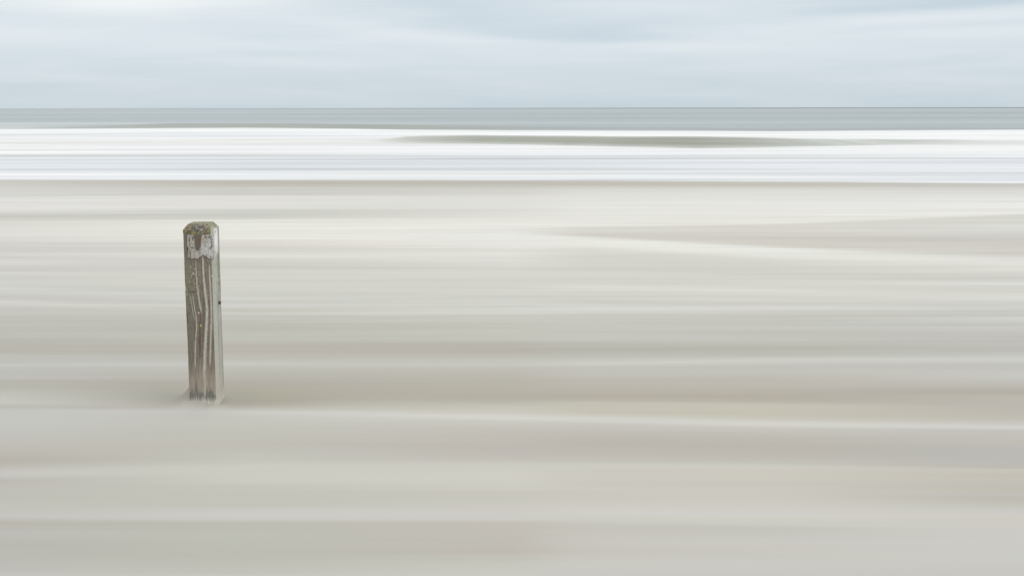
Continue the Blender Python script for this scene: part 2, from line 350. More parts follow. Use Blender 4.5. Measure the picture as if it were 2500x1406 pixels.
 [(-2.647,4.967,168,166,159),(-1.368,4.932,153,149,137),(-0.001,4.820,160,155,145),(0.368,4.805,169,164,153),(1.322,4.766,171,166,154),(2.481,4.722,163,157,149)],
 [(-2.667,5.006,166,164,157),(-1.379,4.974,154,150,138),(-0.001,4.866,158,153,142),(0.372,4.853,160,154,143),(1.336,4.820,160,154,143),(2.510,4.779,163,157,149)],
 [(-2.676,5.024,165,163,155),(-1.384,4.994,155,150,138),(-0.001,4.888,158,152,141),(0.374,4.876,159,153,142),(1.343,4.846,159,153,142),(2.523,4.806,163,157,149)],
 [(-2.694,5.059,163,160,152),(-1.394,5.031,156,151,139),(-0.001,4.929,156,150,138),(0.377,4.919,157,150,139),(1.356,4.895,157,150,139),(2.549,4.858,162,157,148)],
 [(-2.701,5.073,162,159,151),(-1.398,5.046,156,151,139),(-0.001,4.945,156,151,139),(0.378,4.937,157,150,138),(1.361,4.914,157,149,138),(2.559,4.878,162,157,148)],
 [(-2.713,5.097,161,158,149),(-1.405,5.073,157,151,140),(-0.001,4.975,157,151,140),(0.380,4.968,158,151,140),(1.371,4.949,158,151,140),(2.577,4.915,162,156,147)],
 [(-2.738,5.146,160,157,149),(-1.419,5.126,157,152,142),(-0.001,5.034,158,153,141),(0.385,5.030,160,153,144),(1.389,5.019,160,154,144),(2.614,4.989,156,149,140)],
 [(-2.758,5.187,160,156,148),(-1.430,5.170,158,152,143),(-0.001,5.082,159,154,142),(0.388,5.080,162,155,146),(1.404,5.077,162,156,147),(2.645,5.050,159,154,146)],
 [(-2.765,5.200,160,156,148),(-1.434,5.185,158,152,144),(-0.001,5.098,159,154,143),(0.390,5.098,162,156,147),(1.409,5.097,163,156,148),(2.655,5.071,160,156,148)],
 [(-2.779,5.227,159,155,147),(-1.442,5.213,159,153,145),(-0.001,5.130,159,154,144),(0.392,5.131,163,157,148),(1.420,5.135,164,157,148),(2.675,5.112,163,158,151)],
 [(-2.803,5.275,165,162,155),(-1.455,5.265,161,156,147),(-0.001,5.188,160,155,145),(0.397,5.193,164,158,149),(1.438,5.205,164,158,149),(2.712,5.186,166,162,156)],
 [(-2.812,5.294,167,164,158),(-1.461,5.286,161,156,148),(-0.001,5.211,160,155,145),(0.398,5.217,164,158,149),(1.445,5.233,165,158,150),(2.727,5.215,168,164,158)],
 [(-2.826,5.320,167,164,159),(-1.469,5.315,162,158,149),(-0.001,5.243,161,155,146),(0.401,5.251,165,159,150),(1.456,5.273,165,159,151),(2.748,5.257,170,167,161)],
 [(-2.843,5.354,167,164,159),(-1.478,5.352,163,159,150),(-0.001,5.284,162,157,148),(0.404,5.295,166,162,153),(1.469,5.323,167,163,154),(2.774,5.311,173,171,165)],
 [(-2.862,5.392,167,164,159),(-1.489,5.393,164,161,152),(-0.001,5.330,163,158,149),(0.408,5.344,168,165,157),(1.484,5.379,169,166,158),(2.804,5.370,172,169,164)],
 [(-2.879,5.425,167,165,159),(-1.499,5.430,165,162,154),(-0.001,5.371,164,159,151),(0.411,5.387,169,165,158),(1.497,5.429,170,167,159),(2.831,5.424,171,168,163)],
 [(-2.897,5.461,167,165,160),(-1.509,5.469,166,164,155),(-0.001,5.415,165,161,153),(0.414,5.434,169,166,159),(1.511,5.484,170,167,160),(2.860,5.482,170,167,161)],
 [(-2.913,5.493,168,165,160),(-1.518,5.503,167,165,157),(-0.001,5.454,167,163,156),(0.417,5.475,170,167,160),(1.524,5.531,171,167,161),(2.885,5.533,169,166,160)],
 [(-2.918,5.503,168,165,160),(-1.521,5.514,168,166,157),(-0.001,5.466,167,164,156),(0.418,5.488,171,168,161),(1.528,5.547,172,168,162),(2.893,5.549,170,167,162)],
 [(-2.924,5.514,168,165,160),(-1.524,5.527,169,167,159),(-0.001,5.480,168,165,157),(0.419,5.503,172,169,162),(1.533,5.564,173,169,163),(2.902,5.568,172,169,163)],
 [(-2.930,5.527,169,166,162),(-1.528,5.541,170,168,160),(-0.001,5.496,168,166,158),(0.421,5.520,173,170,164),(1.538,5.584,174,171,165),(2.913,5.588,173,171,165)],
 [(-2.935,5.536,170,167,163),(-1.530,5.551,171,169,161),(-0.001,5.507,170,167,160),(0.422,5.532,174,171,165),(1.541,5.597,175,172,165),(2.920,5.603,174,172,166)],
 [(-2.957,5.579,175,173,168),(-1.543,5.598,176,173,166),(-0.001,5.560,174,171,165),(0.426,5.589,180,178,171),(1.559,5.664,181,179,172),(2.956,5.674,179,178,172)],
 [(-2.981,5.626,169,167,162),(-1.553,5.638,172,170,163),(-0.001,5.604,172,170,163),(0.429,5.629,176,174,167),(1.567,5.696,177,175,168),(2.971,5.704,177,176,170)],
 [(-3.003,5.671,167,165,160),(-1.563,5.675,169,166,159),(-0.001,5.645,171,168,161),(0.431,5.667,173,170,163),(1.575,5.725,173,171,164),(2.985,5.733,175,174,167)],
 [(-3.012,5.687,167,164,159),(-1.567,5.689,168,166,158),(-0.001,5.661,170,168,160),(0.432,5.681,172,169,162),(1.578,5.736,172,170,163),(2.990,5.743,174,173,166)],
 [(-3.047,5.757,165,162,157),(-1.582,5.747,166,163,155),(-0.001,5.725,167,165,156),(0.437,5.741,166,164,156),(1.590,5.782,166,164,156),(3.012,5.787,171,170,163)],
 [(-3.060,5.783,164,161,156),(-1.588,5.768,165,162,153),(-0.001,5.749,166,164,155),(0.438,5.763,165,163,155),(1.594,5.799,165,163,156),(3.019,5.803,170,168,161)],
 [(-3.067,5.798,164,161,155),(-1.591,5.781,165,161,152),(-0.001,5.763,166,163,154),(0.439,5.775,165,163,155),(1.597,5.809,165,163,155),(3.024,5.812,169,167,161)],
 [(-3.081,5.825,163,160,153),(-1.597,5.803,164,160,151),(-0.001,5.788,165,161,152),(0.441,5.799,164,162,154),(1.602,5.827,164,162,154),(3.033,5.829,168,166,159)],
 [(-3.125,5.912,160,156,148),(-1.616,5.875,163,157,149),(-0.001,5.868,161,155,147),(0.446,5.872,162,159,151),(1.616,5.883,162,160,151),(3.059,5.882,164,162,155)],
 [(-3.133,5.927,159,155,147),(-1.619,5.887,162,157,148),(-0.001,5.881,161,155,147),(0.447,5.884,162,159,150),(1.619,5.892,162,159,151),(3.064,5.891,164,162,156)],
 [(-3.168,5.996,160,156,147),(-1.634,5.944,161,155,147),(-0.001,5.945,161,155,147),(0.452,5.943,160,157,148),(1.631,5.937,160,158,148),(3.085,5.933,165,162,156)],
 [(-3.197,6.053,160,156,148),(-1.646,5.991,160,154,146),(-0.001,5.998,161,155,146),(0.455,5.991,161,159,150),(1.640,5.973,161,159,150),(3.102,5.968,165,163,157)],
 [(-3.231,6.122,160,157,148),(-1.661,6.047,162,156,147),(-0.001,6.061,162,155,146),(0.459,6.048,163,160,151),(1.652,6.016,163,161,152),(3.122,6.009,166,163,157)],
 [(-3.258,6.174,161,158,150),(-1.672,6.089,163,157,149),(-0.001,6.108,163,159,150),(0.462,6.092,164,162,153),(1.660,6.049,164,162,153),(3.138,6.040,166,163,158)],
 [(-3.279,6.216,162,159,151),(-1.681,6.123,164,159,151),(-0.001,6.144,165,161,152),(0.465,6.126,166,163,155),(1.668,6.079,166,164,155),(3.152,6.069,166,163,158)],
 [(-3.334,6.324,163,161,154),(-1.702,6.203,166,164,155),(-0.001,6.224,170,168,160),(0.471,6.209,170,168,161),(1.692,6.169,170,168,161),(3.200,6.165,167,164,159)],
 [(-3.353,6.362,164,161,155),(-1.710,6.232,166,164,155),(-0.001,6.253,170,167,159),(0.473,6.238,171,169,162),(1.700,6.201,171,170,163),(3.217,6.199,167,164,159)],
 [(-3.380,6.415,164,162,156),(-1.720,6.271,166,163,155),(-0.000,6.292,169,166,158),(0.476,6.278,170,168,161),(1.712,6.244,170,168,161),(3.240,6.245,168,164,159)],
 [(-3.421,6.497,165,163,156),(-1.736,6.332,165,163,154),(-0.000,6.352,168,165,156),(0.481,6.341,169,166,159),(1.730,6.313,169,166,159),(3.277,6.318,168,165,159)],
 [(-3.468,6.590,166,163,157),(-1.754,6.400,165,163,154),(-0.000,6.420,169,167,158),(0.486,6.411,168,164,157),(1.750,6.390,167,164,157),(3.317,6.400,170,167,161)],
 [(-3.543,6.738,167,165,158),(-1.782,6.508,164,162,153),(-0.000,6.527,171,169,160),(0.494,6.523,173,171,164),(1.782,6.512,174,172,165),(3.382,6.531,172,170,164)],
 [(-3.568,6.787,168,165,158),(-1.791,6.543,164,162,153),(-0.000,6.562,171,169,160),(0.497,6.559,175,173,166),(1.793,6.552,176,174,167),(3.404,6.573,173,171,165)],
 [(-3.601,6.852,168,165,158),(-1.804,6.590,164,162,153),(-0.000,6.608,171,169,160),(0.500,6.607,174,172,165),(1.807,6.605,174,172,165),(3.432,6.630,174,172,166)],
 [(-3.618,6.887,168,166,158),(-1.810,6.616,165,163,154),(-0.000,6.633,171,169,160),(0.502,6.633,173,171,164),(1.814,6.633,173,171,164),(3.447,6.661,175,173,168)],
 [(-3.665,6.979,170,166,160),(-1.828,6.681,166,164,155),(-0.000,6.698,171,169,160),(0.507,6.701,171,169,161),(1.834,6.708,171,169,162),(3.487,6.741,179,177,171)],
 [(-3.682,7.013,170,167,160),(-1.834,6.706,167,164,156),(-0.000,6.722,171,169,160),(0.509,6.726,172,169,162),(1.841,6.736,172,169,162),(3.502,6.771,180,178,172)],
 [(-3.721,7.089,171,167,161),(-1.848,6.760,168,165,157),(-0.000,6.776,172,170,161),(0.513,6.782,172,170,162),(1.857,6.798,172,170,163),(3.535,6.837,178,176,170)],
 [(-3.791,7.228,175,172,166),(-1.874,6.858,170,167,159),(-0.000,6.873,175,172,164),(0.520,6.883,174,171,164),(1.887,6.910,174,171,164),(3.595,6.958,176,174,167)],
 [(-3.830,7.306,177,174,168),(-1.888,6.911,171,168,160),(-0.000,6.926,176,173,165),(0.524,6.939,175,171,165),(1.903,6.972,175,171,165),(3.629,7.025,178,177,170)],
 [(-3.843,7.331,178,175,169),(-1.893,6.929,172,169,161),(-0.000,6.944,176,173,165),(0.526,6.957,176,173,166),(1.909,6.992,176,173,166),(3.639,7.047,179,177,171)],
 [(-3.892,7.429,181,179,172),(-1.912,7.003,176,173,167),(-0.000,7.016,186,184,177),(0.531,7.031,183,180,174),(1.929,7.070,182,180,173),(3.680,7.129,183,181,175)],
 [(-3.918,7.479,183,181,174),(-1.927,7.059,175,172,164),(-0.000,7.068,185,183,176),(0.535,7.082,187,184,178),(1.940,7.112,187,185,178),(3.698,7.164,185,183,177)],
 [(-3.927,7.497,184,182,175),(-1.932,7.079,174,171,163),(-0.000,7.086,185,183,176),(0.536,7.100,188,186,179),(1.944,7.126,188,186,180),(3.704,7.177,185,182,177)],
 [(-3.938,7.520,182,180,174),(-1.939,7.105,174,171,161),(-0.000,7.111,184,183,176),(0.538,7.123,188,186,180),(1.949,7.145,189,187,180),(3.712,7.193,184,182,176)],
 [(-3.994,7.629,176,173,167),(-1.971,7.227,178,176,168),(-0.000,7.225,181,179,172),(0.546,7.234,185,183,176),(1.973,7.235,186,183,177),(3.751,7.270,180,178,172)],
 [(-4.014,7.669,174,171,165),(-1.983,7.272,179,178,171),(-0.000,7.267,182,180,172),(0.549,7.275,184,182,176),(1.981,7.268,185,182,176),(3.764,7.297,179,177,171)],
 [(-4.026,7.692,173,170,164),(-1.990,7.298,179,177,170),(-0.000,7.291,182,180,173),(0.551,7.298,184,181,175),(1.986,7.287,184,181,176),(3.772,7.313,179,176,170)],
 [(-4.095,7.829,179,176,172),(-2.031,7.453,178,175,169),(-0.000,7.435,184,182,175),(0.561,7.437,176,173,167),(2.016,7.398,175,172,165),(3.819,7.408,176,173,167)],
 [(-4.109,7.856,180,177,173),(-2.039,7.484,179,177,170),(-0.000,7.464,185,183,176),(0.563,7.465,178,175,169),(2.021,7.420,177,174,167),(3.829,7.426,177,175,169)],
 [(-4.136,7.911,181,179,174),(-2.055,7.547,183,181,174),(-0.000,7.522,184,182,175),(0.567,7.522,181,179,172),(2.033,7.465,181,178,171),(3.847,7.464,181,179,173)],
 [(-4.156,7.949,182,180,175),(-2.067,7.591,182,180,173),(-0.000,7.562,183,181,174),(0.570,7.561,184,181,174),(2.041,7.496,184,181,173),(3.860,7.490,184,181,176)],
 [(-4.173,7.984,183,181,175),(-2.077,7.630,181,179,172),(-0.000,7.598,183,181,174),(0.573,7.596,183,181,173),(2.049,7.523,183,181,173),(3.872,7.513,186,184,178)],
 [(-4.204,8.046,185,183,177),(-2.096,7.701,179,178,170),(-0.000,7.664,182,180,173),(0.577,7.659,182,180,172),(2.062,7.574,183,180,172),(3.893,7.555,186,183,177)],
 [(-4.230,8.096,184,182,176),(-2.111,7.759,178,177,169),(-0.000,7.718,182,179,172),(0.581,7.711,182,180,172),(2.073,7.614,182,180,172),(3.910,7.590,185,183,177)],
 [(-4.243,8.122,184,181,175),(-2.119,7.789,178,176,168),(-0.000,7.745,182,179,172),(0.583,7.737,182,179,172),(2.078,7.635,182,179,172),(3.919,7.607,185,183,177)],
 [(-4.284,8.202,182,180,174),(-2.143,7.881,180,178,171),(-0.000,7.830,183,180,173),(0.589,7.819,181,179,171),(2.095,7.699,181,179,171),(3.945,7.661,185,182,176)],
 [(-4.347,8.328,180,178,171),(-2.182,8.027,184,182,174),(-0.000,7.964,184,181,175),(0.598,7.949,186,184,177),(2.122,7.800,187,185,177),(3.987,7.745,184,181,175)],
 [(-4.367,8.367,180,177,171),(-2.194,8.073,183,182,174),(-0.000,8.006,184,181,175),(0.601,7.989,188,186,178),(2.130,7.832,188,186,179),(4.000,7.771,184,181,174)],
 [(-4.396,8.425,179,177,171),(-2.211,8.140,183,181,173),(0.000,8.068,184,181,174),(0.606,8.048,190,188,181),(2.142,7.877,191,189,182),(4.019,7.809,183,181,174)],
 [(-4.496,8.622,178,175,169),(-2.272,8.372,181,179,171),(0.000,8.279,183,180,173),(0.621,8.252,184,181,174),(2.183,8.034,184,182,175),(4.084,7.938,181,179,172)],
 [(-4.515,8.660,178,175,169),(-2.284,8.416,181,178,171),(0.000,8.320,184,181,173),(0.623,8.291,183,180,173),(2.191,8.064,183,180,173),(4.096,7.962,181,179,172)],
 [(-4.544,8.718,181,178,172),(-2.302,8.486,180,178,170),(0.000,8.383,184,181,174),(0.628,8.351,183,181,174),(2.203,8.110,183,181,174),(4.115,8.000,180,178,171)],
 [(-4.580,8.789,184,181,175),(-2.324,8.570,181,178,171),(0.000,8.459,185,182,174),(0.633,8.425,184,181,174),(2.218,8.166,184,181,174),(4.137,8.046,179,178,171)],
 [(-4.615,8.858,186,184,177),(-2.346,8.652,181,179,172),(0.000,8.534,185,182,175),(0.638,8.496,185,182,175),(2.232,8.220,185,182,175),(4.159,8.090,182,181,174)],
 [(-4.662,8.950,177,174,168),(-2.375,8.762,182,180,173),(0.000,8.634,186,183,175),(0.645,8.592,185,182,176),(2.251,8.292,185,182,176),(4.189,8.149,186,185,178)],
 [(-4.693,9.011,179,175,170),(-2.394,8.835,183,181,174),(0.000,8.700,186,183,176),(0.650,8.655,186,183,176),(2.264,8.340,186,183,176),(4.208,8.188,189,187,180)],
 [(-4.706,9.036,179,176,170),(-2.402,8.866,183,181,174),(0.000,8.728,186,183,176),(0.652,8.682,186,183,176),(2.269,8.360,186,183,177),(4.216,8.204,190,188,181)],
 [(-4.722,9.068,180,177,171),(-2.412,8.904,184,181,174),(0.000,8.762,186,183,176),(0.654,8.715,186,183,176),(2.275,8.384,186,183,176),(4.226,8.224,189,187,180)],
 [(-4.758,9.140,182,179,173),(-2.435,8.992,182,179,172),(0.000,8.841,186,183,176),(0.660,8.790,185,182,175),(2.290,8.440,185,182,175),(4.249,8.270,186,184,177)],
 [(-4.815,9.253,185,182,177),(-2.471,9.129,180,176,169),(0.000,8.965,186,183,176),(0.669,8.908,184,181,174),(2.313,8.528,184,181,174),(4.284,8.341,182,180,173)],
 [(-4.841,9.303,187,184,178),(-2.487,9.190,179,174,168),(0.000,9.020,186,183,176),(0.672,8.961,184,181,174),(2.324,8.567,183,181,173),(4.300,8.372,182,180,173)],
 [(-4.897,9.415,190,187,182),(-2.523,9.327,181,177,170),(0.000,9.143,187,182,176),(0.681,9.078,183,180,173),(2.346,8.653,182,180,172),(4.334,8.441,183,181,174)],
 [(-4.913,9.447,189,186,181),(-2.533,9.365,181,178,171),(0.000,9.177,187,183,176),(0.683,9.111,183,180,172),(2.353,8.677,182,179,172),(4.344,8.461,183,181,174)],
 [(-5.053,9.723,179,176,170),(-2.623,9.708,186,184,177),(0.000,9.483,191,187,181),(0.705,9.402,183,181,174),(2.409,8.889,182,180,172),(4.428,8.630,185,182,176)],
 [(-5.082,9.780,177,174,168),(-2.642,9.779,191,189,182),(0.000,9.545,191,188,182),(0.709,9.462,184,181,174),(2.420,8.932,182,180,173),(4.445,8.664,185,183,176)],
 [(-5.098,9.812,177,174,168),(-2.652,9.818,193,192,184),(0.000,9.581,192,189,182),(0.711,9.495,184,181,174),(2.426,8.956,182,180,173),(4.455,8.683,185,183,176)],
 [(-5.169,9.952,183,180,174),(-2.699,9.994,191,189,181),(0.000,9.737,193,191,184),(0.722,9.643,184,182,175),(2.454,9.062,183,180,173),(4.497,8.767,186,184,177)],
 [(-5.220,10.053,186,183,178),(-2.732,10.122,189,187,179),(0.001,9.850,195,193,185),(0.730,9.751,184,182,175),(2.474,9.139,183,180,173),(4.527,8.828,187,185,178)],
 [(-5.243,10.099,187,183,178),(-2.748,10.181,188,186,178),(0.001,9.902,195,193,186),(0.734,9.800,185,183,176),(2.483,9.174,183,181,174),(4.540,8.855,188,185,178)],
 [(-5.334,10.279,183,180,175),(-2.808,10.409,185,182,174),(0.001,10.103,194,190,183),(0.748,9.990,186,184,176),(2.519,9.308,185,182,175),(4.593,8.961,190,187,180)],
 [(-5.384,10.377,181,178,173),(-2.841,10.536,187,184,176),(0.001,10.214,193,190,182),(0.755,10.096,187,184,177),(2.538,9.382,186,183,176),(4.622,9.018,191,188,181)],
 [(-5.476,10.560,183,179,174),(-2.903,10.773,191,186,179),(0.001,10.422,197,193,186),(0.770,10.291,189,186,179),(2.574,9.518,187,185,178),(4.675,9.124,192,189,183)],
 [(-5.513,10.632,183,180,175),(-2.928,10.866,192,187,180),(0.001,10.503,198,194,187),(0.775,10.368,191,188,181),(2.588,9.571,190,187,180),(4.695,9.165,193,190,183)],
 [(-5.540,10.686,184,180,175),(-2.938,10.906,193,189,181),(0.001,10.567,199,195,189),(0.779,10.419,193,190,183),(2.601,9.620,192,190,182),(4.710,9.195,194,191,184)],
 [(-5.634,10.873,185,182,176),(-2.975,11.045,197,193,185),(0.001,10.789,202,198,192),(0.792,10.597,199,197,190),(2.645,9.788,199,197,189),(4.762,9.299,196,193,186)],
 [(-5.665,10.934,186,182,176),(-2.986,11.089,198,195,187),(0.001,10.862,202,199,193),(0.796,10.655,200,197,190),(2.660,9.843,199,197,190),(4.779,9.333,197,194,187)],
 [(-5.694,10.991,187,183,177),(-2.998,11.132,200,196,188),(0.001,10.932,203,200,194),(0.800,10.710,200,198,191),(2.673,9.895,199,198,190),(4.794,9.364,198,194,188)],
 [(-5.729,11.059,188,184,178),(-3.011,11.181,201,198,190),(0.001,11.013,203,200,194),(0.805,10.774,200,198,191),(2.690,9.956,200,198,191),(4.813,9.402,196,193,187)],
 [(-5.844,11.288,190,187,181),(-3.054,11.347,201,198,190),(0.001,11.290,204,201,195),(0.821,10.991,202,200,192),(2.744,10.162,201,199,192),(4.875,9.526,193,190,184)],
 [(-5.905,11.409,192,189,183),(-3.077,11.434,201,198,190),(0.001,11.437,204,201,196),(0.829,11.106,200,198,191),(2.773,10.271,199,197,190),(4.907,9.591,191,189,182)],
 [(-5.946,11.490,193,190,184),(-3.092,11.492,201,198,190),(0.001,11.536,202,200,194),(0.835,11.183,198,196,189),(2.792,10.344,198,196,189),(4.929,9.634,190,188,181)],
 [(-5.997,11.590,194,191,185),(-3.111,11.564,201,198,190),(0.001,11.659,200,198,192),(0.842,11.278,188,185,177),(2.816,10.435,186,183,175),(4.955,9.687,187,184,178)],
 [(-6.028,11.650,194,190,184),(-3.124,11.613,201,198,190),(0.001,11.736,199,196,190),(0.850,11.390,182,178,170),(2.867,10.630,179,174,166),(5.097,9.972,180,176,169)],
 [(-6.057,11.709,193,190,184),(-3.139,11.671,201,198,190),(0.001,11.816,198,195,188),(0.865,11.600,183,178,171),(2.989,11.091,180,175,167),(5.493,10.767,178,174,167)],
 [(-6.076,11.746,193,190,184),(-3.149,11.708,201,198,190),(0.001,11.866,197,193,187),(0.875,11.734,185,181,173),(3.069,11.398,183,178,171),(5.772,11.326,183,179,173)],
 [(-6.095,11.783,193,190,183),(-3.159,11.745,201,198,190),(0.001,11.917,197,194,188),(0.885,11.872,186,182,175),(3.155,11.722,185,180,173),(6.081,11.946,190,188,182)],
 [(-6.134,11.861,192,189,183),(-3.179,11.823,201,198,190),(0.001,12.023,199,196,190),(0.907,12.167,190,187,179),(3.348,12.454,189,185,178),(6.838,13.467,186,184,176)],
 [(-6.186,11.962,192,189,182),(-3.206,11.925,200,198,190),(0.001,12.125,201,198,191),(0.915,12.279,201,198,191),(3.384,12.592,201,198,190),(6.928,13.647,197,194,188)],
 [(-6.223,12.037,191,188,182),(-3.226,12.000,200,198,190),(0.001,12.198,202,199,193),(0.920,12.352,201,198,191),(3.402,12.662,201,198,190),(6.956,13.703,201,198,193)],
 [(-6.431,12.448,190,187,180),(-3.335,12.417,200,198,190),(0.001,12.604,202,198,191),(0.950,12.750,201,198,191),(3.504,13.045,201,198,191),(7.111,14.013,202,199,193)],
 [(-6.473,12.531,190,186,180),(-3.358,12.501,200,198,190),(0.001,12.686,202,198,191),(0.956,12.831,201,198,191),(3.524,13.123,201,198,191),(7.141,14.075,202,199,194)],
 [(-6.695,12.969,189,185,178),(-3.474,12.945,199,197,190),(0.001,13.117,198,195,187),(0.986,13.254,201,197,191),(3.630,13.527,201,198,191),(7.301,14.396,202,199,195)],
 [(-6.731,13.041,187,183,176),(-3.494,13.019,199,197,189),(0.001,13.188,197,194,187),(0.992,13.323,200,197,191),(3.648,13.594,201,198,191),(7.327,14.448,202,199,195)],
 [(-6.829,13.234,182,177,171),(-3.545,13.215,183,181,173),(0.002,13.378,196,193,186),(1.005,13.509,200,197,191),(3.695,13.771,201,198,191),(7.397,14.587,202,200,195)],
 [(-6.869,13.314,180,175,169),(-3.567,13.296,182,180,172),(0.002,13.456,196,193,186),(1.011,13.586,200,197,191),(3.714,13.844,201,198,192),(7.425,14.644,203,200,195)],
 [(-7.000,13.572,175,172,166),(-3.636,13.558,179,177,169),(0.002,13.709,195,191,185),(1.029,13.834,200,197,191),(3.776,14.080,201,198,192),(7.516,14.826,203,200,196)],
 [(-7.052,13.674,176,173,168),(-3.663,13.663,177,176,168),(0.002,13.810,194,191,184),(1.036,13.932,200,197,191),(3.801,14.173,201,198,192),(7.551,14.898,203,200,196)],
 [(-7.087,13.744,178,175,169),(-3.682,13.734,177,175,167),(0.002,13.878,194,191,184),(1.041,13.999,200,197,191),(3.817,14.236,201,198,192),(7.576,14.946,203,200,196)],
 [(-7.145,13.859,179,176,171),(-3.712,13.850,177,176,168),(0.002,13.990,193,190,184),(1.049,14.108,200,197,191),(3.845,14.340,201,198,192),(7.615,15.026,203,200,196)],
 [(-7.219,14.006,182,179,173),(-3.752,14.000,178,176,169),(0.002,14.135,193,190,184),(1.059,14.249,199,196,191),(3.880,14.474,201,198,192),(7.666,15.128,202,200,196)],
 [(-7.334,14.233,189,186,180),(-3.812,14.231,179,177,170),(0.002,14.357,192,189,183),(1.075,14.466,199,196,190),(3.934,14.678,200,197,192),(7.743,15.283,201,199,195)],
 [(-7.394,14.351,192,188,183),(-3.844,14.352,179,178,170),(0.002,14.472,192,189,183),(1.083,14.578,199,196,190),(3.962,14.784,200,197,192),(7.783,15.362,201,198,194)],
 [(-7.512,14.585,196,193,188),(-3.907,14.590,190,187,182),(0.002,14.701,193,190,184),(1.100,14.801,199,196,190),(4.017,14.995,200,197,192),(7.861,15.520,200,197,193)],
 [(-7.752,15.059,195,192,188),(-4.034,15.074,195,192,186),(0.002,15.164,194,192,186),(1.133,15.251,199,196,191),(4.128,15.417,199,197,192),(8.017,15.832,198,196,192)],
 [(-8.181,15.907,195,192,187),(-4.262,15.941,194,191,185),(0.002,15.989,194,191,185),(1.191,16.052,197,194,189),(4.325,16.164,197,195,189),(8.287,16.373,195,193,189)],
 [(-8.376,16.292,191,188,184),(-4.365,16.335,193,190,185),(0.002,16.363,194,191,185),(1.218,16.413,196,193,188),(4.414,16.500,197,194,188),(8.405,16.612,194,192,188)],
 [(-8.537,16.612,188,186,181),(-4.452,16.663,193,190,185),(0.002,16.673,192,189,183),(1.240,16.712,195,192,186),(4.487,16.777,195,192,187),(8.503,16.806,193,190,186)],
 [(-8.601,16.738,187,185,180),(-4.486,16.792,189,186,180),(0.003,16.795,189,187,180),(1.248,16.830,194,191,185),(4.515,16.886,195,192,186),(8.540,16.882,192,190,185)],
 [(-8.697,16.929,187,184,179),(-4.537,16.987,183,180,174),(0.003,16.980,185,183,176),(1.261,17.008,193,190,184),(4.559,17.050,194,191,186),(8.597,16.996,192,189,185)],
 [(-8.777,17.085,187,184,179),(-4.579,17.148,178,175,168),(0.003,17.131,185,182,175),(1.272,17.154,192,189,183),(4.594,17.184,194,191,185),(8.643,17.089,191,188,184)],
 [(-9.108,17.741,186,183,178),(-4.756,17.822,179,176,170),(0.003,17.764,183,180,173),(1.316,17.763,190,187,181),(4.741,17.744,191,188,182),(8.833,17.471,189,186,181)],
 [(-9.203,17.928,186,183,177),(-4.807,18.014,179,176,170),(0.003,17.945,182,179,172),(1.329,17.936,188,185,179),(4.783,17.902,189,186,180),(8.887,17.577,188,185,181)],
 [(-9.345,18.208,184,181,175),(-4.883,18.303,179,177,171),(0.003,18.215,180,177,170),(1.348,18.195,185,181,175),(4.845,18.138,185,182,176),(8.965,17.735,188,185,179)],
 [(-9.509,18.533,182,179,173),(-4.965,18.616,174,171,164),(0.003,18.508,176,172,164),(1.369,18.475,181,177,170),(4.912,18.390,182,178,172),(9.062,17.930,186,183,177)],
 [(-9.609,18.730,181,178,172),(-5.010,18.789,171,167,160),(0.003,18.670,173,169,161),(1.380,18.630,178,174,166),(4.947,18.524,178,174,167),(9.126,18.058,184,180,175)],
 [(-9.739,18.987,180,177,170),(-5.069,19.013,169,165,157),(0.003,18.880,171,167,158),(1.394,18.830,174,170,161),(4.993,18.698,174,170,162),(9.209,18.223,181,178,172)],
 [(-9.952,19.409,178,175,168),(-5.166,19.380,167,162,153),(0.003,19.224,168,164,155),(1.418,19.156,168,163,153),(5.067,18.981,168,163,153),(9.342,18.492,178,175,169)],
 [(-10.113,19.727,177,174,167),(-5.238,19.655,165,160,149),(0.003,19.481,166,162,152),(1.436,19.400,169,164,154),(5.123,19.192,169,165,155),(9.442,18.692,177,174,167)],
 [(-10.198,19.895,177,174,167),(-5.276,19.800,165,160,149),(0.003,19.617,165,161,151),(1.446,19.529,169,165,155),(5.152,19.303,170,166,156),(9.495,18.797,177,173,167)],
 [(-10.700,20.888,177,174,167),(-5.500,20.650,173,169,161),(0.004,20.407,171,166,156),(1.500,20.276,174,169,160),(5.321,19.943,174,170,161),(9.797,19.404,174,170,163)],
]
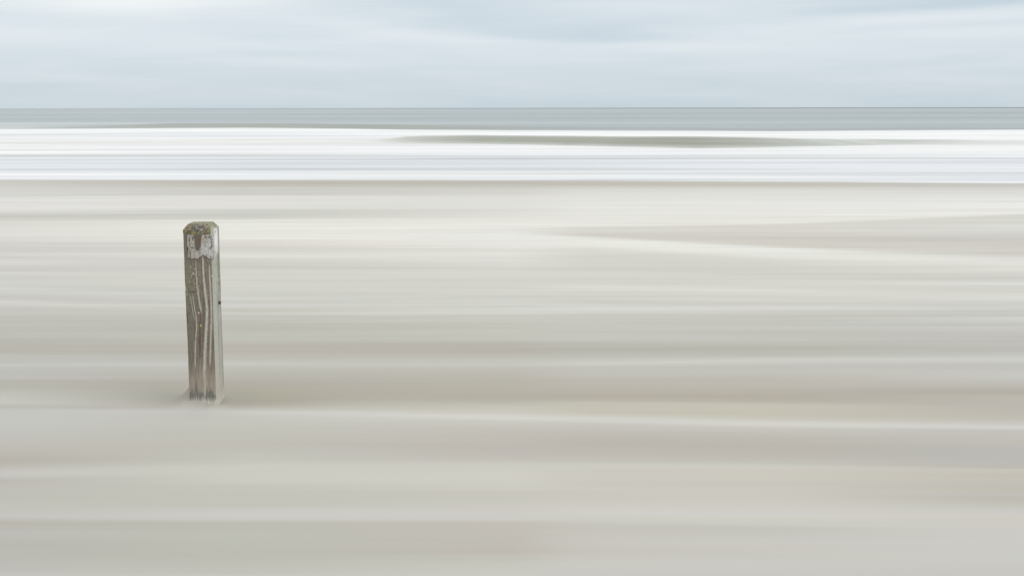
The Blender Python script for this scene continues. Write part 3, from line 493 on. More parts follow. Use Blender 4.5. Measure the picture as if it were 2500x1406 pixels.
# the strip of surf: foam cover, then foam colour
SURF_BANDS = [
 [(-10.731,20.950,1.00,203,204,205),(-5.500,20.650,1.00,203,204,205),(0.004,20.407,1.00,205,206,207),(5.321,19.943,1.00,203,204,205),(9.797,19.404,1.00,203,204,206)],
 [(-11.102,21.682,1.00,202,203,204),(-5.692,21.382,1.00,202,203,204),(0.004,21.136,1.00,200,201,202),(5.508,20.652,1.00,208,208,208),(10.157,20.127,1.00,198,200,202)],
 [(-11.157,21.792,1.00,202,204,205),(-5.721,21.492,1.00,202,203,204),(0.004,21.246,1.00,202,202,202),(5.536,20.759,1.00,208,209,209),(10.211,20.236,1.00,198,199,202)],
 [(-11.246,21.968,1.00,212,211,210),(-5.768,21.669,1.00,202,203,204),(0.004,21.422,1.00,204,204,202),(5.581,20.930,1.00,206,207,207),(10.298,20.410,1.00,197,198,201)],
 [(-11.308,22.089,1.00,216,215,213),(-5.799,21.790,1.00,202,203,204),(0.004,21.542,1.00,206,205,203),(5.612,21.048,1.00,205,206,206),(10.358,20.530,1.00,196,198,200)],
 [(-11.479,22.428,1.00,214,213,212),(-5.889,22.130,1.00,217,216,213),(0.004,21.881,1.00,206,205,202),(5.698,21.377,1.00,201,202,204),(10.526,20.866,1.00,194,196,198)],
 [(-11.551,22.569,1.00,210,210,210),(-5.926,22.271,1.00,210,210,209),(0.004,22.022,1.00,206,205,202),(5.735,21.514,1.00,199,201,202),(10.595,21.007,1.00,194,195,197)],
 [(-11.655,22.776,1.00,202,203,204),(-5.980,22.478,1.00,199,201,202),(0.004,22.228,1.00,205,204,201),(5.788,21.715,1.00,195,196,198),(10.698,21.212,1.00,194,195,197)],
 [(-11.758,22.979,1.00,197,198,201),(-6.034,22.682,1.00,198,200,202),(0.004,22.432,1.00,204,203,201),(5.840,21.913,1.00,191,192,194),(10.799,21.415,1.00,197,198,199)],
 [(-11.947,23.353,1.00,197,198,201),(-6.133,23.057,1.00,197,199,201),(0.004,22.806,1.00,200,200,200),(5.935,22.276,1.00,198,199,200),(10.985,21.788,1.00,202,203,203)],
 [(-12.073,23.603,1.00,196,198,201),(-6.199,23.308,1.00,196,198,200),(0.004,23.055,1.00,198,198,199),(5.999,22.519,1.00,198,199,201),(11.109,22.038,1.00,197,198,199)],
 [(-12.153,23.761,1.00,196,198,201),(-6.240,23.466,1.00,195,198,200),(0.004,23.213,1.00,198,198,199),(6.040,22.673,1.00,198,199,201),(11.188,22.195,1.00,195,196,196)],
 [(-12.419,24.286,1.00,196,198,200),(-6.379,23.994,1.00,194,196,199),(0.004,23.740,1.00,197,198,199),(6.175,23.184,1.00,199,200,202),(11.450,22.722,1.00,201,202,202)],
 [(-12.588,24.621,1.00,196,198,200),(-6.467,24.330,1.00,194,196,199),(0.005,24.075,1.00,196,198,200),(6.261,23.510,1.00,199,200,203),(11.618,23.059,1.00,205,205,205)],
 [(-12.709,24.860,1.00,196,198,200),(-6.530,24.571,1.00,193,196,199),(0.005,24.315,1.00,196,198,200),(6.322,23.744,1.00,199,201,203),(11.738,23.300,1.00,204,205,205)],
 [(-12.779,24.998,1.00,196,198,200),(-6.567,24.710,1.00,193,196,199),(0.005,24.454,1.00,196,198,200),(6.357,23.878,1.00,199,201,204),(11.807,23.439,1.00,204,205,205)],
 [(-13.647,26.714,1.00,198,200,202),(-7.021,26.438,1.00,192,196,198),(0.005,26.179,1.00,195,198,200),(6.799,25.554,1.00,201,202,205),(12.674,25.178,1.00,201,202,206)],
 [(-13.799,27.015,1.00,198,200,202),(-7.101,26.741,1.00,192,196,198),(0.005,26.482,1.00,195,197,201),(6.877,25.849,1.00,201,202,205),(12.827,25.485,1.00,200,201,205)],
 [(-14.839,29.071,1.00,197,199,202),(-7.647,28.818,1.00,195,197,198),(0.006,28.560,1.00,191,192,193),(7.408,27.865,1.00,204,204,205),(13.880,27.598,1.00,197,197,200)],
 [(-15.006,29.400,1.00,197,199,201),(-7.734,29.151,1.00,195,197,198),(0.006,28.893,1.00,190,191,192),(7.493,28.187,1.00,203,203,204),(14.049,27.937,1.00,196,197,199)],
 [(-15.094,29.574,1.00,197,199,201),(-7.781,29.327,1.00,196,197,198),(0.006,29.069,1.00,190,191,192),(7.538,28.358,1.00,198,198,199),(14.139,28.117,1.00,192,193,196)],
 [(-15.333,30.048,1.00,198,199,200),(-7.907,29.806,1.00,196,197,198),(0.006,29.549,1.00,181,182,184),(7.661,28.824,1.00,184,185,186),(14.384,28.609,1.00,181,183,185)],
 [(-15.462,30.302,1.00,198,199,199),(-7.973,30.057,1.00,196,197,199),(0.006,29.796,1.00,186,187,188),(7.722,29.059,1.00,187,188,189),(14.499,28.840,1.00,194,195,196)],
 [(-15.593,30.561,1.00,198,198,199),(-8.040,30.312,1.00,191,192,193),(0.006,30.046,1.00,191,192,193),(7.785,29.297,1.00,190,191,191),(14.616,29.075,1.00,206,206,206)],
 [(-15.726,30.824,1.00,194,194,194),(-8.108,30.571,1.00,186,186,187),(0.006,30.300,1.00,196,196,197),(7.849,29.539,1.00,193,193,194),(14.734,29.313,1.00,207,207,206)],
 [(-15.862,31.092,1.00,189,189,189),(-8.177,30.834,1.00,180,180,181),(0.006,30.559,1.00,201,201,202),(7.914,29.785,1.00,196,196,197),(14.855,29.555,1.00,207,207,207)],
 [(-15.999,31.365,1.00,185,185,185),(-8.247,31.102,1.00,185,185,186),(0.007,30.823,1.00,202,202,203),(7.979,30.035,1.00,199,199,199),(14.978,29.802,1.00,207,207,207)],
 [(-16.274,31.907,1.00,196,195,195),(-8.392,31.652,1.00,195,195,196),(0.007,31.338,1.00,205,204,205),(8.108,30.522,1.00,205,205,205),(15.224,30.295,1.00,208,208,208)],
 [(-16.440,32.236,1.00,201,201,201),(-8.483,31.997,1.00,199,198,199),(0.007,31.646,1.00,206,206,206),(8.184,30.812,1.00,208,208,208),(15.374,30.597,1.00,208,208,208)],
 [(-16.716,32.782,1.00,208,207,206),(-8.633,32.569,1.00,205,204,203),(0.007,32.154,1.00,208,208,207),(8.310,31.290,1.00,209,208,208),(15.623,31.096,1.00,209,209,209)],
 [(-17.195,33.728,1.00,218,216,214),(-8.895,33.565,1.00,213,212,210),(0.007,33.035,1.00,212,211,210),(8.528,32.117,1.00,209,209,209),(16.054,31.962,1.00,210,210,209)],
 [(-17.400,34.133,1.00,216,214,213),(-9.007,33.991,1.00,213,212,211),(0.007,33.411,1.00,213,212,212),(8.621,32.469,1.00,210,210,209),(16.238,32.331,1.00,211,210,210)],
 [(-18.398,36.107,1.00,206,206,206),(-9.556,36.080,1.00,213,212,212),(0.008,35.237,1.00,214,213,212),(9.071,34.177,1.00,211,211,210),(17.133,34.128,1.00,213,212,211)],
 [(-18.952,37.201,1.00,210,210,208),(-9.862,37.244,1.00,213,212,213),(0.008,36.245,1.00,214,213,213),(9.318,35.117,1.00,212,212,210),(17.628,35.120,1.00,213,212,211)],
 [(-19.104,37.502,1.00,211,211,209),(-9.947,37.565,1.00,213,212,213),(0.008,36.522,1.00,214,213,213),(9.386,35.375,1.00,212,212,210),(17.764,35.393,1.00,213,212,211)],
 [(-19.572,38.427,1.00,215,213,212),(-10.206,38.554,1.00,213,212,212),(0.008,37.370,1.00,214,214,213),(9.594,36.164,1.00,212,212,210),(18.181,36.229,1.00,213,212,211)],
 [(-20.384,40.033,1.00,215,213,211),(-10.660,40.277,1.00,213,212,212),(0.009,38.838,1.00,215,214,213),(9.953,37.525,1.00,212,212,211),(18.903,37.678,1.00,213,212,211)],
 [(-20.981,41.214,1.00,215,214,211),(-10.994,41.551,1.00,213,212,211),(0.009,39.912,1.00,215,214,213),(10.215,38.520,1.00,212,212,211),(19.432,38.741,1.00,213,212,211)],
 [(-22.685,44.581,1.00,215,214,211),(-11.957,45.212,1.00,208,205,199),(0.010,42.956,1.00,215,214,213),(10.954,41.324,1.00,213,212,211),(20.934,41.755,1.00,213,212,212)],
 [(-23.283,45.765,1.00,215,214,211),(-12.298,46.509,1.00,209,207,202),(0.010,44.018,1.00,215,214,213),(11.210,42.298,1.00,213,212,211),(21.459,42.809,1.00,213,212,212)],
 [(-23.710,46.609,1.00,214,213,211),(-12.542,47.438,1.00,210,209,205),(0.010,44.774,1.00,215,214,213),(11.393,42.991,1.00,213,212,212),(21.833,43.559,1.00,213,212,212)],
 [(-24.372,47.917,1.00,213,212,211),(-12.921,48.882,1.00,212,211,209),(0.011,45.941,1.00,215,214,213),(11.673,44.056,1.00,213,212,212),(22.411,44.719,1.00,214,213,212)],
 [(-24.685,48.537,1.00,212,212,210),(-13.102,49.569,1.00,212,211,210),(0.011,46.493,1.00,215,214,213),(11.806,44.560,1.00,213,213,212),(22.684,45.268,1.00,214,213,212)],
 [(-26.825,52.767,1.00,209,210,210),(-14.344,54.295,1.00,200,202,204),(0.012,50.229,1.00,215,214,213),(12.700,47.952,1.00,215,214,213),(24.540,48.992,1.00,215,214,213)],
 [(-29.274,57.609,1.00,214,213,213),(-15.790,59.793,1.00,209,210,210),(0.013,54.449,1.00,216,215,214),(13.701,51.752,1.00,216,215,214),(26.643,53.213,1.00,216,215,214)],
 [(-29.659,58.370,1.00,214,214,213),(-16.019,60.665,1.00,210,211,210),(0.013,55.107,1.00,216,215,214),(13.856,52.341,1.00,216,215,214),(26.972,53.873,1.00,216,215,214)],
 [(-30.722,60.472,1.00,215,215,214),(-16.656,63.088,1.00,213,213,212),(0.014,56.916,1.00,217,216,214),(14.282,53.958,1.00,216,215,214),(27.877,55.689,1.00,216,215,214)],
 [(-31.933,62.866,1.00,216,215,214),(-17.387,65.870,1.00,216,216,214),(0.015,58.964,1.00,217,216,215),(14.762,55.779,1.00,216,215,214),(28.903,57.747,1.00,216,215,214)],
 [(-35.714,70.341,0.99,217,216,215),(-19.712,74.714,1.00,217,217,215),(0.016,65.266,0.97,214,214,213),(16.227,61.340,0.97,214,214,213),(32.073,64.110,0.99,215,215,214)],
 [(-36.765,72.419,0.60,203,202,200),(-20.247,76.748,0.05,202,201,199),(0.017,67.172,0.05,203,202,200),(16.709,63.170,0.05,203,202,200),(32.969,65.909,0.05,203,202,200)],
 [(-40.079,78.970,0.56,196,195,193),(-21.727,82.379,0.00,190,190,187),(0.019,73.456,0.03,199,198,196),(18.366,69.459,0.04,202,202,200),(35.815,71.620,0.04,202,202,200)],
 [(-40.847,80.489,0.55,194,193,191),(-22.064,83.659,0.01,190,190,187),(0.019,74.917,0.03,198,197,195),(18.754,70.932,0.03,202,202,200),(36.472,72.939,0.04,202,202,200)],
 [(-46.608,91.879,0.30,196,196,195),(-24.513,92.976,0.05,190,190,187),(0.022,85.940,0.01,192,192,189),(21.712,82.160,0.02,201,201,201),(41.365,82.758,0.02,201,201,201)],
 [(-48.997,96.602,0.46,200,200,199),(-25.491,96.697,0.27,197,197,195),(0.024,90.543,0.00,190,190,187),(22.964,86.913,0.01,201,201,201),(43.377,86.796,0.01,201,201,201)],
 [(-49.845,98.278,0.48,201,201,200),(-25.833,97.998,0.35,199,199,198),(0.024,92.180,0.03,192,192,190),(23.412,88.614,0.01,201,201,201),(44.088,88.224,0.01,201,201,201)],
 [(-52.791,104.102,0.25,200,201,200),(-27.002,102.443,0.19,200,200,199),(0.026,97.890,0.12,199,199,198),(24.984,94.581,0.01,200,201,201),(46.551,93.165,0.01,200,201,201)],
 [(-55.664,109.782,0.05,200,201,201),(-28.112,106.667,0.05,200,201,201),(0.027,103.486,0.00,200,201,201),(26.541,100.488,0.00,200,201,201),(48.938,97.956,0.00,200,201,201)],
 [(-76.475,150.927,0.00,200,201,201),(-38.218,145.108,0.00,200,201,201),(0.037,139.290,0.00,200,201,201),(35.349,133.920,0.00,200,201,201),(64.639,129.466,0.00,200,201,201)],
]


def contour_arrays(bands, nch):
    X = np.array([[p[0] for p in b] for b in bands])
    Y = np.array([[p[1] for p in b] for b in bands])
    V = np.array([[p[2:2 + nch] for p in b] for b in bands], float)
    return X, Y, V


def loft_lookup(arrs, X, Y, colour0):
    """values of the banding at the columns X (c,), positions Y (r, c)."""
    bx, by, bv = arrs
    nch = bv.shape[2]
    V = bv.copy()
    V[:, :, colour0:] = lin(V[:, :, colour0:])
    res = np.zeros(Y.shape + (nch,))
    for j, x in enumerate(X):
        yk = np.array([np.interp(x, bx[k], by[k]) for k in range(len(bx))])
        yk = np.maximum.accumulate(yk)
        for ch in range(nch):
            vk = np.array([np.interp(x, bx[k], V[k, :, ch]) for k in range(len(bx))])
            res[:, j, ch] = np.interp(Y[:, j], yk, vk)
    return res


SAND = contour_arrays(SAND_BANDS, 3)
SURF = contour_arrays(SURF_BANDS, 4)
SHORE_X, SHORE_Y = zip(*[p[:2] for p in SAND_BANDS[-1]])


def shore(x):
    return np.interp(x, SHORE_X, SHORE_Y)


POST_X, POST_Y = -1.530, 4.815      # where the post stands
HALF = 0.070                         # half its thickness
TURN, LEAN = R(4.5), R(1.25)
RIDGE = [(-3.719, 4.702), (-1.917, 4.72), (-1.293, 4.649), (-0.001, 4.514), (1.228, 4.409), (2.296, 4.35), (3.612, 4.315)]


def beach_height(X, Y):
    ys = shore(X)
    z = -0.05 * np.maximum(Y - ys + 0.15, 0) ** 1.0
    z = np.maximum(z, -3.0)
    und = (vnoise(X * 0.10, Y * 0.8, 5, 3) - 0.5) * 0.022
    z = z + und * smooth(0.2, 2.5, ys - Y) * smooth(0.0, 0.6, np.hypot(X - POST_X, Y - POST_Y))
    rx, ry = zip(*RIDGE)
    yr = np.interp(X, rx, ry)
    amp = smooth(-1.6, -0.6, X)
    d = Y - yr
    z = z + amp * 0.016 * np.where(d < 0, np.exp(-(d / 0.05) ** 2), np.exp(-(d / 0.22) ** 2))
    # drift of blown sand heaped against the left and back of the post, hollow on its right
    dx = np.maximum((POST_X - HALF) - X, 0)
    h = 0.112 * np.exp(-(dx / 0.050) ** 1.05) * np.exp(-((Y - (POST_Y + 0.035)) / 0.085) ** 2)
    h = h * smooth(POST_X + 0.06, POST_X - 0.05, X)
    z = z + h
    ex = np.maximum(np.abs(X - POST_X) - HALF, 0)
    ey = np.maximum(np.abs(Y - POST_Y) - HALF, 0)
    z = z + (0.004 + 0.014 * vnoise(X * 38, Y * 6, 15, 2) * smooth(-0.04, -0.08, Y - POST_Y) + 0.005 * smooth(-0.06, 0.05, Y - POST_Y)) * np.exp(-(np.hypot(ex, ey) / 0.055) ** 2)
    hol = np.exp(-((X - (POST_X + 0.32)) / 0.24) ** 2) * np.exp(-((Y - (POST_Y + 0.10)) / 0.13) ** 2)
    z = z - 0.012 * hol
    return z, h, hol


def columns(fine):
    side = []
    x = fine[-1]
    step = fine[-1] - fine[-2]
    while x < 30000:
        step *= 1.35
        x += step
        side.append(x)
    side = np.array(side)
    return np.concatenate([-side[::-1], fine, side])


fx = np.unique(np.round(np.concatenate([np.arange(-14, 14.01, 0.2), np.arange(-2.3, -1.0, 0.012)]), 3))
bx = columns(fx)
dy = np.concatenate([np.arange(120, 182, 1.1), np.arange(182, 1400, 1.5)])
by = np.concatenate([np.array([60.0, 45, 36, 31]), 3523.0 / dy, np.array([2.3, 2.0, 1.5, 1, 0, -2, -5, -10, -20, -40, -80, -200.])])[::-1]
BX, BY = np.meshgrid(bx, by)
bz, mound, hollow = beach_height(BX, BY)
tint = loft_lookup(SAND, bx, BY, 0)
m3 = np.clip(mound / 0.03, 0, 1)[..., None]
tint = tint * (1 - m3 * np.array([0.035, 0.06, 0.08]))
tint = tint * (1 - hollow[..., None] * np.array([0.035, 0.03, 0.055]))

sand_mat, t, o = new_mat('sand')
geo = N(t, 'ShaderNodeNewGeometry')
att = N(t, 'ShaderNodeAttribute', attribute_name='tint')
n1 = scaled_noise(t, geo.outputs['Position'], (0.13, 2.2, 0.0), 4, 0.55, 3.1)
n2 = scaled_noise(t, geo.outputs['Position'], (0.40, 9.0, 0.0), 3, 0.55, 7.7)
n4 = scaled_noise(t, geo.outputs['Position'], (0.16, 34.0, 0.0), 3, 0.6, 13.3)
n3 = scaled_noise(t, geo.outputs['Position'], (900, 900, 900), 2, 0.6, 1.0)
comb_ = N(t, 'ShaderNodeAttribute', attribute_name='combed').outputs['Fac']
v = math_node(t, 'MULTIPLY', math_node(t, 'SUBTRACT', n1, 0.5), math_node(t, 'ADD', math_node(t, 'MULTIPLY', comb_, 0.17), 0.075))
v = math_node(t, 'ADD', v, math_node(t, 'MULTIPLY', math_node(t, 'SUBTRACT', n2, 0.5), math_node(t, 'ADD', math_node(t, 'MULTIPLY', comb_, 0.18), 0.055)))
v = math_node(t, 'ADD', v, math_node(t, 'MULTIPLY', math_node(t, 'SUBTRACT', n3, 0.5), 0.10))
v = math_node(t, 'ADD', v, math_node(t, 'MULTIPLY', math_node(t, 'SUBTRACT', n4, 0.5), math_node(t, 'ADD', math_node(t, 'MULTIPLY', comb_, 0.15), 0.045)))
n0 = scaled_noise(t, geo.outputs['Position'], (0.05, 0.9, 0.0), 3, 0.5, 23.3)
v = math_node(t, 'ADD', v, math_node(t, 'MULTIPLY', math_node(t, 'SUBTRACT', n0, 0.5), 0.075))
v = math_node(t, 'ADD', v, 1.0)
sc = N(t, 'ShaderNodeVectorMath', operation='SCALE')
t.links.new(att.outputs['Color'], sc.inputs[0])
t.links.new(v, sc.inputs['Scale'])
bs = N(t, 'ShaderNodeBsdfPrincipled')
bs.inputs['Roughness'].default_value = 0.95
bs.inputs['Specular IOR Level'].default_value = 0.06
t.links.new(sc.outputs[0], bs.inputs['Base Color'])
bmp = N(t, 'ShaderNodeBump')
bmp.inputs['Strength'].default_value = 0.25
bmp.inputs['Distance'].default_value = 0.004
t.links.new(math_node(t, 'ADD', n2, math_node(t, 'MULTIPLY', n3, 0.25)), bmp.inputs['Height'])
t.links.new(bmp.outputs[0], bs.inputs['Normal'])
t.links.new(bs.outputs[0], o.inputs[0])

# the wind has combed the middle of the beach hardest
combed = smooth(5.2, 7.4, BY + 0.5 * (vnoise(BX * 0.12, BY * 0.7, 8, 2) - 0.5)) * (1 - 0.5 * smooth(15, 19, BY)) * (0.55 + 0.9 * smooth(0.25, 0.8, vnoise(BX * 0.11, BY * 0.7, 9, 3)))
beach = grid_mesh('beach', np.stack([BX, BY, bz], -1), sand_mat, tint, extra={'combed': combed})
beach['kind'] = 'structure'

# ------------------------------------------------------------------ sea and surf
BREAKER = [(-16.163, 41.785), (-6.021, 42.295), (-4.29, 42.215), (-1.686, 41.609), (0.009, 40.593), (3.867, 37.854), (6.652, 36.204), (9.026, 36.858), (11.607, 37.933), (15.29, 39.467), (19.585, 38.419), (33.068, 39.569)]
SWELL_EDGE = [(-56.379, 71.171), (-36.402, 71.702), (-30.069, 74.051), (-26.508, 76.82), (-16.796, 75.25), (-6.91, 68.176), (0.017, 66.419), (9.631, 67.585), (16.494, 62.353), (23.687, 64.699), (28.793, 67.428), (32.856, 64.627), (50.239, 63.352)]
sx = columns(np.arange(-45, 45.01, 0.75))
base = np.concatenate([20.4 + np.arange(-0.02, 3, 0.09), np.arange(23.4, 30, 0.17), np.arange(30, 38, 0.3), np.arange(38, 43, 0.07), np.arange(43, 47, 0.2),
                       np.arange(47, 62, 0.5), np.arange(62, 76, 0.18)])
far = [76.0]
while far[-1] < 60000:
    far.append(far[-1] * 1.045)
base = np.concatenate([base, far])
SX, SB = np.meshgrid(sx, base)
SY = SB + (shore(SX) - 20.4) * np.exp(-np.maximum(SB - 20.4, 0) / 8.0)
wx, wy = zip(*BREAKER)
ed = np.array(SWELL_EDGE)
SY = SY + (np.interp(SX, wx, wy) - 39.6) * np.exp(-((SB - 40.0) / 4.5) ** 2)
SY = SY + (np.interp(SX, ed[:, 0], ed[:, 1]) - 67.0) * np.exp(-((SB - 68.0) / 8.0) ** 2)
surf = loft_lookup(SURF, sx, SY, 1)
foam = surf[..., 0]
foam = np.where(SY > 140, 0, foam)
# ragged, feathered patches where the froth has thinned
thin = vnoise(SX * 0.030, SY * 0.42, 51, 4, 0.6)
foam = foam * (1 - 0.55 * smooth(0.54, 0.76, thin) * smooth(21.5, 24, SY) * (1 - 0.25 * smooth(27, 34, SY)))
z = 0.014 * smooth(-0.01, 0.25, SY - shore(SX)) + 0.0
z = z - 0.03 * (1 - smooth(0.0, 0.05, SY - shore(SX)))
# low lumps of foam in the wash
z = z + (vnoise(SX * 0.12, SY * 1.6, 11, 3) - 0.5) * 0.03 * smooth(0.3, 3, SY - shore(SX)) * foam

# standing wave with a smooth olive face, foam in front of and behind it
BREAKER_H = [0, 0.08, 0.28, 0.32, 0.32, 0.36, 0.40, 0.35, 0.26, 0.17, 0.13, 0.12]
BREAKER_CLEAR = [0, 0.15, 0.70, 0.97, 1, 1, 1, 0.97, 0.82, 0.55, 0.38, 0.3]
tt = SY - np.interp(SX, wx, wy)
hh = np.interp(SX, wx, BREAKER_H)
cl = np.interp(SX, wx, BREAKER_CLEAR)
z = z + hh * smooth(0, 1.0, tt) * (1 - smooth(1.0, 6.0, tt))
rag = 0.35 * (vnoise(SX * 0.16, SX * 0 + 4, 22, 4, 0.6) - 0.5)
face = smooth(-0.7, 0.45, tt + 1.6 * rag) * (1 - smooth(0.68, 1.1, tt + rag))
streak = vnoise(SX * 0.07, tt * 5.0, 21, 3)
foam = foam * (1 - cl * face * (0.92 + 0.4 * (streak - 0.45)).clip(0, 1))
# second swell steepening just outside the foam
sh = [0.2, 0.10, 0.22, 0.30, 0.31, 0.28, 0.22, 0.14, 0.10, 0.07, 0.08, 0.06, 0.1]
t2 = SY - np.interp(SX, ed[:, 0], ed[:, 1])
z = z + np.interp(SX, ed[:, 0], sh) * smooth(0.1, 2.4, t2) * (1 - smooth(2.4, 11.0, t2))
clear2 = np.interp(SX, ed[:, 0], [0.3, 0.2, 0.75, 1, 1, 1, 1, 0.9, 0.8, 0.7, 0.6, 0.6, 0.6])
rag2 = 0.9 * (vnoise(SX * 0.10, SX * 0 + 9, 23, 4, 0.6) - 0.5)
foam = foam * (1 - clear2 * smooth(-0.5, 0.4, t2 + rag2) * (1 - smooth(2.3, 3.0, t2)))
# low swell rolling in from farther out
z = z + 0.05 * smooth(85, 130, SY) * np.sin(SY / 3.1 + 2.5 * vnoise(SX * 0.012, SY * 0.02, 31, 2) * 6) * (1 - smooth(260, 500, SY))

murk = np.maximum(1 - smooth(43, 56, SY), 0.85 * clear2 * smooth(1600 / 2500 * 30 - 8, -8, SX) * smooth(-1, 0, t2) * (1 - smooth(2.5, 12, t2)))       # sand stirred up near the shore
deep = smooth(700, 2500, SY) * (0.35 + 0.65 * smooth(-0.4, 0.35, SX / np.maximum(SY, 1)))

sea_mat, t, o = new_mat('sea_water_and_foam')
geo = N(t, 'ShaderNodeNewGeometry')
att = N(t, 'ShaderNodeAttribute', attribute_name='tint')
mk = N(t, 'ShaderNodeAttribute', attribute_name='murk')
dp = N(t, 'ShaderNodeAttribute', attribute_name='deep')
fm = N(t, 'ShaderNodeAttribute', attribute_name='foam')
wcol = N(t, 'ShaderNodeMix', data_type='RGBA')
wcol.inputs[6].default_value = (0.225, 0.250, 0.250, 1)
wcol.inputs[7].default_value = (0.215, 0.222, 0.182, 1)
t.links.new(mk.outputs['Fac'], wcol.inputs[0])
ws = math_node(t, 'MULTIPLY', math_node(t, 'ADD', scaled_noise(t, geo.outputs['Position'], (0.003, 0.055, 0.0), 4, 0.6, 6.0), scaled_noise(t, geo.outputs['Position'], (0.0006, 0.007, 0.0), 4, 0.6, 8.0)), 0.5)
wsv = math_node(t, 'ADD', math_node(t, 'MULTIPLY', math_node(t, 'SUBTRACT', ws, 0.5), 2.6), 1.06)
wsv = math_node(t, 'MULTIPLY', wsv, math_node(t, 'SUBTRACT', 1.0, math_node(t, 'MULTIPLY', dp.outputs['Fac'], 0.65)))
wsc = N(t, 'ShaderNodeVectorMath', operation='SCALE')
t.links.new(wcol.outputs[2], wsc.inputs[0])
t.links.new(wsv, wsc.inputs['Scale'])
water = N(t, 'ShaderNodeBsdfPrincipled')
water.inputs['IOR'].default_value = 1.333
t.links.new(wsc.outputs[0], water.inputs['Base Color'])
water.inputs['Roughness'].default_value = 0.32
spec = math_node(t, 'SUBTRACT', 0.5, math_node(t, 'MULTIPLY', dp.outputs['Fac'], 0.28))
t.links.new(spec, water.inputs['Specular IOR Level'])
w1 = scaled_noise(t, geo.outputs['Position'], (0.035, 0.42, 0.0), 4, 0.55, 2.0)
w2 = scaled_noise(t, geo.outputs['Position'], (0.35, 2.2, 0.0), 3, 0.55, 5.0)
wb = N(t, 'ShaderNodeBump')
wb.inputs['Strength'].default_value = 0.4
wb.inputs['Distance'].default_value = 0.25
t.links.new(math_node(t, 'ADD', w1, math_node(t, 'MULTIPLY', w2, 0.22)), wb.inputs['Height'])
t.links.new(wb.outputs[0], water.inputs['Normal'])
f1 = scaled_noise(t, geo.outputs['Position'], (0.030, 1.15, 0.0), 5, 0.62, 9.0)
f2 = scaled_noise(t, geo.outputs['Position'], (0.05, 2.4, 0.0), 4, 0.6, 19.0)
fsum = math_node(t, 'ADD', math_node(t, 'MULTIPLY', f1, 0.6), math_node(t, 'MULTIPLY', f2, 0.4))
fdark = math_node(t, 'MULTIPLY', math_node(t, 'MAXIMUM', math_node(t, 'SUBTRACT', fsum, 0.49), 0.0), 1.7)
fv = math_node(t, 'SUBTRACT', 1.02, fdark)
fs = N(t, 'ShaderNodeVectorMath', operation='SCALE')
t.links.new(att.outputs['Color'], fs.inputs[0])
t.links.new(fv, fs.inputs['Scale'])
froth = N(t, 'ShaderNodeBsdfPrincipled')
froth.inputs['Roughness'].default_value = 0.8
froth.inputs['Specular IOR Level'].default_value = 0.1
t.links.new(fs.outputs[0], froth.inputs['Base Color'])
mx = N(t, 'ShaderNodeMixShader')
t.links.new(fm.outputs['Fac'], mx.inputs[0])
t.links.new(water.outputs[0], mx.inputs[1])
t.links.new(froth.outputs[0], mx.inputs[2])
t.links.new(mx.outputs[0], o.inputs[0])

sea = grid_mesh('sea', np.stack([SX, SY, z], -1), sea_mat, surf[..., 1:4], extra={'foam': foam, 'murk': murk, 'deep': deep})
sea['kind'] = 'structure'

# ------------------------------------------------------------------ the post
PX = 1 / 0.00203        # units of the markings below: about 2 mm each, counted from the left edge and down from eye level
TOP = 0.905
BEVEL_H, BEVEL_IN = 0.028, 0.022


def left_edge(v):
    return 445.6 + (v - 562) * (16.4 / 425)


def line_field(q, v, pts, taper=2.0):
    """signed distance (across the grain) from a wavy vertical line (x, v, width) and its strength along the line."""
    p = np.array(pts, float)
    o_ = np.argsort(p[:, 1])
    p = p[o_]
    c = np.interp(v, p[:, 1], p[:, 0] - left_edge(p[:, 1]))
    w = np.interp(v, p[:, 1], p[:, 2])
    on = smooth(p[0, 1] - 4, p[0, 1] + 14, v) * (1 - smooth(p[-1, 1] - 14, p[-1, 1] + 4, v))
    return (q - c), w, on


STRIPES = [
    ([(475.5, 628, 1.5), (475.7, 640, 2), (476.5, 671, 2.6), (479, 695, 3.6), (482, 718, 4.2), (486.6, 749, 4), (489, 764, 3)], 0.80),
    ([(491.3, 622, 3), (492, 640, 3.8), (493.7, 671, 4.3), (497.6, 710, 5.6), (501.5, 740, 6), (502.3, 765, 6), (500.7, 796, 6), (498.6, 835, 6.3),
      (497.6, 859, 6.6), (496.7, 880, 6.6), (496.7, 919, 6), (498.7, 959, 4.2), (499, 972, 3)], 1.0),
    ([(507, 645, 3), (509.3, 695, 4), (511.7, 734, 4.4), (512.8, 765, 4.6), (511.7, 812, 4.4), (510.4, 859, 4), (509.6, 892, 3)], 0.85),
    ([(461.3, 712, 1.6), (467, 746, 2.2), (471.8, 773, 2), (472.4, 785, 1.4)], 0.62),
    ([(466.6, 712, 1.6), (472.6, 746, 2), (477, 773, 2.8), (477.3, 796, 3.2), (476, 828, 3.4), (475, 859, 3.4), (474.8, 879, 3.2), (474.8, 896, 2.4)], 0.78),
    ([(486.5, 872, 1.8), (486, 905, 2.2), (486.5, 945, 1.8)], 0.40),
    ([(517, 850, 1.4), (518.5, 900, 1.6), (520, 950, 1.4)], 0.30),
    ([(462, 905, 1.2), (464, 950, 1.5)], 0.25),
]
